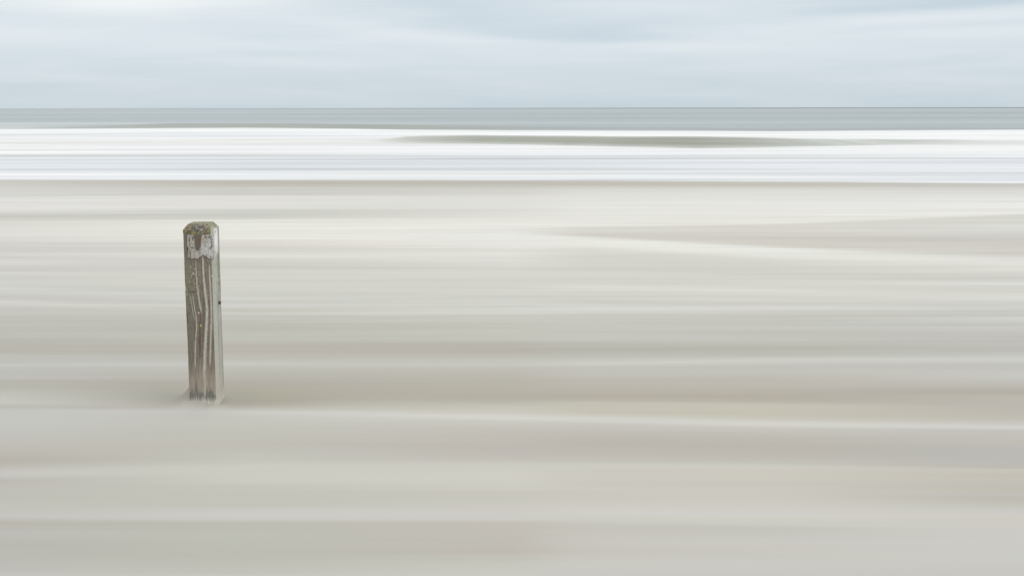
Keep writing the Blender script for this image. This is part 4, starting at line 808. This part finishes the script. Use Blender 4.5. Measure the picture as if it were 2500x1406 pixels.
CRACKS = [
    ([(486, 800, 0.8), (485.6, 830, 1.0), (486, 872, 0.7)], 0.9),
    ([(484.4, 742, 0.7), (486.0, 772, 0.9), (484.6, 812, 0.6)], 0.7),
    ([(473, 756, 0.5), (474.3, 790, 0.7), (472, 830, 0.5)], 0.45),
    ([(470.5, 715, 0.6), (473.4, 742, 0.7)], 0.6),
    ([(522.6, 815, 0.8), (523.6, 838, 1.1), (524, 880, 0.6)], 0.7),
    ([(463.5, 850, 0.5), (464.5, 892, 0.6)], 0.35),
    ([(490, 690, 0.5), (493.5, 740, 0.5), (494, 800, 0.5)], 0.3),
    ([(505, 700, 0.5), (507, 760, 0.5)], 0.3),
]
TEETH = [(455, 966), (462, 962), (465, 958), (468, 948), (471, 963), (474, 950), (477, 923), (480, 950), (483, 958), (486, 964), (490, 955), (495, 962), (499, 970),
         (503, 949), (507, 958), (513, 951), (518, 962), (523, 970), (527, 966), (532, 978), (540, 985)]


def C(r, g, b, k=0.80):
    return lin((r, g, b)) / k


def blend(col, a, c):
    a = np.clip(a, 0, 1)[..., None]
    return col * (1 - a) + np.asarray(c) * a


def front_look(q, v):
    """colour and relief (metres, outwards) of the front face; q counts from the left edge, v downwards."""
    x = q + left_edge(v)
    rel = np.zeros(q.shape)
    grain = vnoise(q * 0.55, v * 0.030, 41, 3)
    fine = vnoise(q * 0.75, v * 0.38, 42, 3)
    col = C(110, 100, 90) * (0.62 + 0.76 * grain)[..., None] * (0.66 + 0.68 * fine)[..., None]
    # greener left half in the upper part, browner right half
    col = blend(col, 0.55 * smooth(24, 8, q) * (1 - smooth(860, 940, v)), C(110, 107, 92) * (0.55 + 0.9 * fine)[..., None])
    col = blend(col, 0.45 * smooth(30, 62, q) * smooth(640, 700, v), C(120, 104, 96) * (0.6 + 0.8 * grain)[..., None])
    col = blend(col, 0.35 * smooth(56, 70, q) * smooth(800, 850, v) * (1 - smooth(900, 960, v)), C(128, 110, 84))
    rel += (grain - 0.5) * 0.0016 + (fine - 0.5) * 0.0008
    # moss on the upper left
    ms = smooth(0.50, 0.66, vnoise(q * 0.22, v * 0.15, 43, 3)) * 0.8 * smooth(32, 18, q) * smooth(622, 634, v) * (1 - smooth(690, 725, v))
    col = blend(col, 0.8 * ms, C(118, 115, 90))
    sp = smooth(0.64, 0.78, vnoise(q * 0.55, v * 0.40, 44, 2)) * smooth(620, 640, v) * (1 - smooth(700, 800, v))
    col = blend(col, 0.55 * sp, C(166, 164, 142))
    # pale latewood stripes standing proud of the softer wood
    for pts, s in STRIPES:
        d, w, on = line_field(q, v, pts)
        d = d + (vnoise(v * 0.11, v * 0 + pts[0][0], 45, 2) - 0.5) * 1.0
        k = np.exp(-np.abs(d / (w * 0.56)) ** 3.0) * on
        spk = vnoise(q * 0.6, v * 0.35, 46, 2)
        col = blend(col, s * k * (0.74 + 0.8 * (spk - 0.45)), C(183, 181, 169) * (0.72 + 0.5 * fine)[..., None])
        dk = np.exp(-((d + w * 0.85) / (w * 0.35)) ** 2) * on
        col = blend(col, 0.28 * s * dk, C(84, 78, 68))
        rel += 0.0012 * k - 0.0008 * dk
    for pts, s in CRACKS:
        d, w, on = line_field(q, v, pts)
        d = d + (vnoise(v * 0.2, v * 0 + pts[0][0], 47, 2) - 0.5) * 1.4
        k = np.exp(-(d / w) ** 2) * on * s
        col = blend(col, 0.8 * k, C(62, 56, 48))  # shade inside the cracks painted into the colour
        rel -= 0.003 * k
    # dark knot, horizontal
    k = np.exp(-((x - 466) / 7.0) ** 4) * np.exp(-((v - 710 + 1.5 * np.sin(x)) / 2.2) ** 2)
    col = blend(col, 0.8 * k * (0.6 + 0.8 * fine), C(68, 65, 54))
    rel -= 0.002 * k
    # small lichen dots
    for (lx, lv, lr, c) in ((510.6, 729.5, 1.6, (170, 150, 60)), (487.5, 791, 2.0, (176, 182, 140)), (485.5, 797, 3.2, (100, 104, 62)), (482.5, 760, 2.0, (170, 170, 150)),
                            (513.4, 671, 1.8, (186, 184, 160)), (514.5, 664, 1.4, (180, 180, 155)), (470, 665, 1.6, (184, 184, 160))):
        k = smooth(1.25, 0.7, np.hypot((x - lx), (v - lv) * 0.7) / lr)
        col = blend(col, 0.85 * k, C(*c) * (0.8 + 0.4 * fine)[..., None])
        rel += 0.0006 * k
    # nicks in the left edge
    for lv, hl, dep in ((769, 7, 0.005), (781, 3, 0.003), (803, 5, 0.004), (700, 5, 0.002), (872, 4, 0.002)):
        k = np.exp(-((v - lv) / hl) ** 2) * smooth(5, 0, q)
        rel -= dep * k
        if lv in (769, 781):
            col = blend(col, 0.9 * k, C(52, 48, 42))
    # lichen crust on the head
    lc = smooth(577, 569, v + 4 * (vnoise(q * 0.3, v * 0 + 3, 48, 2) - 0.5))
    crust = vnoise(q * 0.30, v * 0.30, 49, 3)
    lcol = blend(C(96, 91, 80) * (0.5 + 1.0 * fine)[..., None], smooth(0.46, 0.60, crust), C(110, 105, 95) * (0.55 + 0.9 * fine)[..., None])
    lcol = blend(lcol, 0.70 * smooth(0.58, 0.70, vnoise(q * 0.34, v * 0.34, 50, 3)), C(150, 146, 136))
    lcol = blend(lcol, 0.75 * smooth(0.56, 0.66, vnoise(q * 0.26 + 5, v * 0.26, 51, 2)), C(76, 73, 60))
    col = blend(col, lc, lcol)
    for (lx, lv, rx, rv, c) in ((456, 554, 4.2, 2.2, (146, 124, 76)), (452.5, 565, 3.2, 3.8, (150, 126, 70)), (470, 568.8, 6.2, 2.2, (158, 136, 58)), (505, 564.5, 6.5, 3.2, (142, 130, 80)),
                               (502.5, 551, 3.0, 1.6, (148, 124, 74)), (490.5, 568, 4.2, 2.6, (146, 138, 104)), (459, 560, 2.4, 2.0, (146, 126, 80))):
        e = np.hypot((x - lx) / rx, (v - lv) / rv) + 1.8 * (fine - 0.5)
        k = smooth(1.2, 0.7, e)
        col = blend(col, 0.72 * k, C(*c) * (0.55 + 0.8 * fine)[..., None])
        rel += 0.0008 * k
    rel += lc * (crust - 0.4) * 0.0045
    # sand-rubbed foot, then the dark damp stain with ragged top, then a hazy fade into the sand, painted in
    col = blend(col, 0.62 * smooth(870, 945, v), C(157, 146, 132) * (0.70 + 0.6 * grain)[..., None])
    tp = np.interp(x, [p[0] for p in TEETH], [p[1] for p in TEETH])
    tp = tp - 3 + 12 * (vnoise(q * 0.8, v * 0.03, 52, 2) - 0.5)
    damp = smooth(-1.5, 3.0, v - tp)
    col = blend(col, 0.90 * damp, C(108, 107, 102) * (0.80 + 0.3 * grain)[..., None])
    foot_fade = smooth(964, 991, v + 18 * (grain - 0.5))
    col = blend(col, foot_fade, C(199, 194, 184))
    return col, rel


def side_look(q, v, seed, right):
    """the sides; q in 0..1 across the face from its front edge."""
    grain = vnoise(q * 16, v * 0.03, seed, 3)
    fine = vnoise(q * 24, v * 0.35, seed + 1, 3)
    rel = (grain - 0.5) * 0.0014 + (fine - 0.5) * 0.0006
    if not right:
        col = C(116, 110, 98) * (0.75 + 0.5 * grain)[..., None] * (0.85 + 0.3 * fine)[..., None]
        col = blend(col, smooth(966, 990, v), C(186, 182, 172))  # hazy fade at the foot, painted in the sand's colour
        return col, rel
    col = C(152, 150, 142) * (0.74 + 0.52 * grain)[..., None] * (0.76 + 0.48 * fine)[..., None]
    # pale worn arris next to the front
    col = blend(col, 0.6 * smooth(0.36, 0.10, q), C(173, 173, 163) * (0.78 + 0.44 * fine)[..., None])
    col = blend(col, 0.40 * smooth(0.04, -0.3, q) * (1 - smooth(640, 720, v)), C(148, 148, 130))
    # white paint high on the face
    wp = smooth(0.04, 0.14, q) * smooth(0.86, 0.62, q) * smooth(558, 563, v) * (1 - smooth(598, 640, v + 26 * (grain - 0.5)))
    wp = wp * smooth(0.80, 0.60, vnoise(q * 9, v * 0.12, seed + 3, 3))
    col = blend(col, 0.95 * wp, C(218, 216, 214))
    # dark lichen down the back part of the face
    dl = smooth(0.44, 0.60, q) * smooth(1.05, 0.85, q) * smooth(585, 640, v) * (1 - smooth(706, 728, v)) * smooth(0.36, 0.52, vnoise(q * 14, v * 0.22, seed + 4, 3))
    col = blend(col, 0.75 * dl, C(112, 112, 88) * (0.7 + 0.6 * fine)[..., None])
    col = blend(col, 0.55 * smooth(0.80, 0.98, q) * (1 - smooth(760, 900, v)), C(120, 117, 102))
    st = np.exp(-((q - 0.42) / 0.05) ** 2) * smooth(640, 680, v) * (1 - smooth(700, 730, v))
    col = blend(col, 0.5 * st, C(205, 205, 195))
    st = np.exp(-((q - 0.66 - 0.04 * np.sin(v * 0.02)) / 0.05) ** 2) * smooth(730, 780, v)
    col = blend(col, 0.45 * st, C(200, 200, 186))
    st = np.exp(-((q - 0.90) / 0.06) ** 2) * smooth(760, 820, v)
    col = blend(col, 0.35 * st, C(138, 134, 124))
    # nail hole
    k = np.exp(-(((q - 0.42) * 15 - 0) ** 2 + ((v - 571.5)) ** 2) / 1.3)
    col = blend(col, 0.9 * k, C(70, 62, 54))  # dark colour stands for the shade inside the hole
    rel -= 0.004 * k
    # lichen head
    lc = smooth(563, 556, v + 5 * (grain - 0.5))
    lcol = blend(C(118, 116, 98) * (0.5 + 0.9 * fine)[..., None], smooth(0.5, 0.65, vnoise(q * 14, v * 0.5, seed + 5, 3)), C(150, 148, 122))
    col = blend(col, lc, lcol)
    rel += lc * (fine - 0.5) * 0.003
    col = blend(col, 0.5 * smooth(885, 935, v), C(172, 164, 150) * (0.8 + 0.4 * grain)[..., None])
    col = blend(col, smooth(950, 992, v + 14 * (grain - 0.5)), C(182, 177, 166))  # painted haze blends the foot into the sand's tone
    return col, rel


def build_shaft():
    a, ch_r, ch = HALF, 0.010, 0.004
    pts = []      # x, y, face, coordinate
    def seg(p, q_, n, f, c0, c1):
        for i in range(n):
            s = i / n
            pts.append((p[0] + (q_[0] - p[0]) * s, p[1] + (q_[1] - p[1]) * s, f, c0 + (c1 - c0) * s))
    seg((-a + ch, -a), (a - ch_r, -a), 84, 0, ch * PX, (2 * a - ch_r) * PX)
    seg((a - ch_r, -a), (a, -a + ch_r), 12, 1, -0.35, 0.0)
    seg((a, -a + ch_r), (a, a - ch), 60, 1, 0.0, 1.0)
    seg((a, a - ch), (a - ch, a), 3, 2, 0, 0.05)
    seg((a - ch, a), (-a + ch, a), 30, 2, 0.05, 1)
    seg((-a + ch, a), (-a, a - ch), 3, 3, 0, 0.03)
    seg((-a, a - ch), (-a, -a + ch), 40, 3, 0.03, 0.97)
    seg((-a, -a + ch), (-a + ch, -a), 5, 0, -1.0, ch * PX)
    A = np.array(pts)
    # outward normals
    nxt, prv = np.roll(A[:, :2], -1, 0), np.roll(A[:, :2], 1, 0)
    tg = nxt - prv
    nr = np.stack([tg[:, 1], -tg[:, 0]], -1)
    nr /= np.linalg.norm(nr, axis=1)[:, None]
    zs = np.concatenate([np.arange(-0.30, -0.02, 0.02), np.arange(-0.02, TOP - BEVEL_H, 0.0019), np.linspace(TOP - BEVEL_H, TOP, 19)])
    ins = np.clip((zs - (TOP - BEVEL_H)) / BEVEL_H, 0, 1) ** 1.15 * BEVEL_IN
    cap = np.linspace(0, 1, 16)[1:]
    zs = np.concatenate([zs, np.full(len(cap), TOP)])
    ins = np.concatenate([ins, BEVEL_IN + cap * (a - BEVEL_IN) * 0.999])
    nb = len(cap)
    Z, F = np.meshgrid(zs, A[:, 2], indexing='ij')
    Q = np.broadcast_to(A[:, 3], Z.shape)
    v = 992 - 491 * Z
    # the top face is lichen too: keep counting upwards across it
    inset = np.broadcast_to(ins[:, None], Z.shape)
    v = v - np.where(inset > BEVEL_IN, (inset - BEVEL_IN) * 120, 0)
    col = np.zeros(Z.shape + (3,))
    rel = np.zeros(Z.shape)
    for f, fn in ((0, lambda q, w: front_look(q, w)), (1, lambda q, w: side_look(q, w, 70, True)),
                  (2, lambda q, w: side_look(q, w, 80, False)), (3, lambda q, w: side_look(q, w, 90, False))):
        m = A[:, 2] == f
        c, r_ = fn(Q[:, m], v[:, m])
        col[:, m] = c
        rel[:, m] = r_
    # the crown's surface
    topm = inset > BEVEL_IN * 0.97
    ax_, ay_ = A[:, 0][None, :] * (a - inset) / a, A[:, 1][None, :] * (a - inset) / a
    tn = vnoise(ax_ * 260 + 50, ay_ * 260 + 50, 61, 3)
    tcol = blend(C(104, 101, 86) * (0.5 + 1.0 * vnoise(ax_ * 700 + 90, ay_ * 700 + 90, 62, 2))[..., None], smooth(0.45, 0.62, tn), C(132, 129, 113))
    tcol = blend(tcol, 0.7 * smooth(0.62, 0.72, vnoise(ax_ * 150 + 9, ay_ * 150 + 70, 63, 2)), C(140, 124, 76))
    col = np.where(topm[..., None], tcol, col)
    scl = (a - inset) / a
    X = A[:, 0][None, :] * scl
    Y = A[:, 1][None, :] * scl
    edge = np.where(topm, 0.0, 1.0)
    # slight wander of the sawn faces
    wob = (vnoise(Z * 5.0, F * 7.3, 64, 2) - 0.5) * 0.004
    X = X + nr[:, 0][None, :] * (rel + wob) * edge
    Y = Y + nr[:, 1][None, :] * (rel + wob) * edge
    Zz = Z + np.where(topm, (tn - 0.5) * 0.004 - 0.002 * (ax_ < -0.02), 0)
    return np.stack([X, Y, Zz], -1), col


wood_mat, t, o = new_mat('weathered_wood')
tcx = N(t, 'ShaderNodeTexCoord')
att = N(t, 'ShaderNodeAttribute', attribute_name='tint')
g1 = scaled_noise(t, tcx.outputs['Object'], (420, 420, 60), 3, 0.6, 1.3)
g2 = scaled_noise(t, tcx.outputs['Object'], (900, 900, 700), 2, 0.6, 4.3)
gv = math_node(t, 'ADD', math_node(t, 'MULTIPLY', math_node(t, 'SUBTRACT', g1, 0.5), 0.45), 1.0)
gv = math_node(t, 'ADD', gv, math_node(t, 'MULTIPLY', math_node(t, 'SUBTRACT', g2, 0.5), 0.35))
sc = N(t, 'ShaderNodeVectorMath', operation='SCALE')
t.links.new(att.outputs['Color'], sc.inputs[0])
t.links.new(gv, sc.inputs['Scale'])
bs = N(t, 'ShaderNodeBsdfPrincipled')
bs.inputs['Roughness'].default_value = 0.9
bs.inputs['Specular IOR Level'].default_value = 0.15
t.links.new(sc.outputs[0], bs.inputs['Base Color'])
bmp = N(t, 'ShaderNodeBump')
bmp.inputs['Strength'].default_value = 0.5
bmp.inputs['Distance'].default_value = 0.0015
t.links.new(math_node(t, 'ADD', g1, g2), bmp.inputs['Height'])
t.links.new(bmp.outputs[0], bs.inputs['Normal'])
t.links.new(bs.outputs[0], o.inputs[0])

post = bpy.data.objects.new('wooden_post', None)
scene.collection.objects.link(post)
post.empty_display_size = 0.2
post.location = (POST_X, POST_Y, 0)
post.rotation_euler = (0, LEAN, TURN)
post['label'] = 'weathered square wooden post with lichen head standing alone in pale sand before the surf'
post['category'] = 'post'

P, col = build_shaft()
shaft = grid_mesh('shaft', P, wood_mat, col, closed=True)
shaft.parent = post

# remnant of a sign: a cracked flake of white-painted board near the head
FX0, FX1, FV0, FV1 = 455.0, 517.5, 572.5, 630.0


def build_flake():
    nq, nv = 74, 70
    xs, vs = np.linspace(FX0, FX1, nq), np.linspace(FV0, FV1, nv)
    X, Vv = np.meshgrid(xs, vs)
    q = X - left_edge(Vv)
    n1 = vnoise(X * 0.25, Vv * 0.25, 101, 3)
    n2 = vnoise(X * 0.55, Vv * 0.42, 102, 3)
    col = C(156, 150, 142) * (0.62 + 0.72 * n1)[..., None] * (0.60 + 0.80 * n2)[..., None]
    wh = smooth(486, 492, X + 5 * (n1 - 0.5)) * smooth(588, 598, Vv) + smooth(500, 506, X) * smooth(600, 590, Vv) + \
        smooth(474, 479, X) * smooth(484, 478, X) * smooth(606, 612, Vv)
    col = blend(col, 0.70 * wh * smooth(0.28, 0.5, n1 * 0.5 + n2 * 0.5), C(188, 185, 181) * (0.60 + 0.66 * n2)[..., None])
    col = blend(col, 0.75 * smooth(466, 457, X + 4 * (n1 - 0.5)) * smooth(600, 606, Vv), C(128, 120, 112) * (0.7 + 0.6 * n2)[..., None])
    col = blend(col, 0.5 * smooth(482, 476, X) * smooth(616, 624, Vv), C(150, 142, 134))
    col = blend(col, 0.55 * smooth(486, 490, X) * smooth(500, 494, X) * smooth(596, 588, Vv), C(176, 160, 144))
    # dark bare patch in the middle, narrowing downwards
    lo = np.interp(Vv, [572, 580, 595, 606, 613], [473, 471, 473.5, 474.5, 477])
    hi = np.interp(Vv, [572, 580, 595, 604, 613], [488, 488.5, 487.5, 485.5, 480.5])
    bare = smooth(-1.5, 1.0, X - lo + 4 * (n1 - 0.5)) * smooth(1.5, -1.0, X - hi + 4 * (n2 - 0.5)) * smooth(613, 610, Vv)
    col = blend(col, 0.9 * bare, C(94, 82, 71) * (0.55 + 0.85 * n2)[..., None])
    col = blend(col, 0.4 * smooth(480, 482, X) * smooth(490, 484, X) * smooth(608, 618, Vv), C(140, 138, 132))
    relief = np.full(X.shape, 0.0032) + (n1 - 0.5) * 0.0016 + (n2 - 0.5) * 0.0010 - 0.0022 * bare
    col = blend(col, 0.45 * smooth(0.60, 0.72, vnoise(X * 0.6 + 3, Vv * 0.45, 105, 3)), C(104, 98, 90))
    # curved cracks left and right, nail holes, split along the left side; their inner shade is painted in dark
    def stroke(pts, w, s):
        nonlocal col, relief
        d = np.full(X.shape, 1e3)
        for (x0, y0), (x1, y1) in zip(pts[:-1], pts[1:]):
            L = (x1 - x0) ** 2 + (y1 - y0) ** 2
            u = np.clip(((X - x0) * (x1 - x0) + (Vv - y0) * (y1 - y0)) / L, 0, 1)
            d = np.minimum(d, np.hypot(X - x0 - u * (x1 - x0), Vv - y0 - u * (y1 - y0)))
        k = np.exp(-((d + 1.0 * (n2 - 0.5)) / w) ** 2) * s
        col = blend(col, 0.97 * k, C(44, 41, 39))
        relief -= 0.003 * k
    stroke([(470.5, 576), (468.5, 581), (467.5, 587)], 0.9, 1.0)
    stroke([(461.5, 580), (461.2, 588), (461.5, 596), (464, 601.5), (468.5, 605)], 0.8, 0.9)
    stroke([(469, 605), (472, 604)], 0.7, 0.7)
    stroke([(504, 579.5), (507, 577.5)], 0.9, 1.0)
    stroke([(508.5, 579.5), (511.3, 584), (512, 592), (511.8, 599), (510, 605)], 1.0, 1.0)
    stroke([(505.5, 602.5), (510, 604)], 0.7, 0.8)
    stroke([(502, 583), (503.5, 592)], 0.7, 0.45)
    stroke([(456.4, 603), (455.4, 612), (454.8, 625)], 1.5, 1.0)
    stroke([(462.6, 612), (463.4, 617), (463, 628)], 1.1, 0.6)
    for hx, hv, hr, c in ((454.4, 574.5, 2.0, (34, 32, 30)), (498.3, 578.5, 2.1, (62, 36, 28)), (507.6, 575.6, 1.4, (46, 46, 50)), (511.3, 575.6, 1.5, (46, 46, 50)),
                          (510, 624.5, 1.8, (48, 46, 48)), (463.2, 616.6, 1.4, (60, 54, 52))):
        k = np.exp(-(((X - hx) ** 2 + (Vv - hv) ** 2) / hr ** 2) ** 2)
        col = blend(col, 0.95 * k, C(*c))
        relief -= 0.004 * k
    # ragged lower edge: bare wood between the two surviving corners
    low = np.interp(X, [455, 470, 476, 481, 487, 492, 499, 503, 508, 517.5], [628, 630, 628, 629, 624, 620, 622, 626, 629, 629.5]) + 2.5 * (vnoise(X * 0.5, X * 0 + 2, 104, 2) - 0.5)
    gone = smooth(-0.6, 0.8, Vv - low)
    edge = np.minimum(np.minimum(X - FX0, FX1 - X), Vv - FV0)
    relief = np.where(edge < 0.5, -0.002, relief)
    relief = relief * (1 - gone) - 0.003 * gone
    px = -HALF + q / PX
    pz = (992 - Vv) / 491
    py = -HALF - relief - 0.0010
    return np.stack([px, py, pz], -1)[::-1], col[::-1]


P, col = build_flake()
flake = grid_mesh('sign_remnant', P, wood_mat, col)
flake.parent = post
flake['label'] = 'cracked flake of white-painted board near the head of the post'

# rusty nail standing out of the right face
iron, t, o = new_mat('rusty_iron')
tcx = N(t, 'ShaderNodeTexCoord')
nn = scaled_noise(t, tcx.outputs['Object'], (300, 300, 300), 3, 0.6, 2.0)
rp = N(t, 'ShaderNodeValToRGB')
rp.color_ramp.elements[0].color = (0.018, 0.016, 0.015, 1)
rp.color_ramp.elements[1].color = (0.10, 0.085, 0.075, 1)
t.links.new(nn, rp.inputs[0])
bs = N(t, 'ShaderNodeBsdfPrincipled')
bs.inputs['Roughness'].default_value = 0.65
bs.inputs['Metallic'].default_value = 0.3
t.links.new(rp.outputs[0], bs.inputs['Base Color'])
t.links.new(bs.outputs[0], o.inputs[0])


def turned(profile, seg=14):
    rows = []
    for (h, r_) in profile:
        ang = np.linspace(0, 2 * math.pi, seg, endpoint=False)
        rows.append(np.stack([np.full(seg, h), r_ * np.cos(ang), r_ * np.sin(ang)], -1))
    return np.array(rows)


NAIL = turned([(-0.03, 0.0022), (0.004, 0.0022), (0.0042, 0.0080), (0.007, 0.0090), (0.0105, 0.0078), (0.0125, 0.0040), (0.0130, 0.00001)])
nail = grid_mesh('nail', NAIL, iron, closed=True)
nail.parent = post
nail.location = (HALF - 0.001, HALF * 0.05, (992 - 742) / 491)

scene.cycles.max_bounces = 6
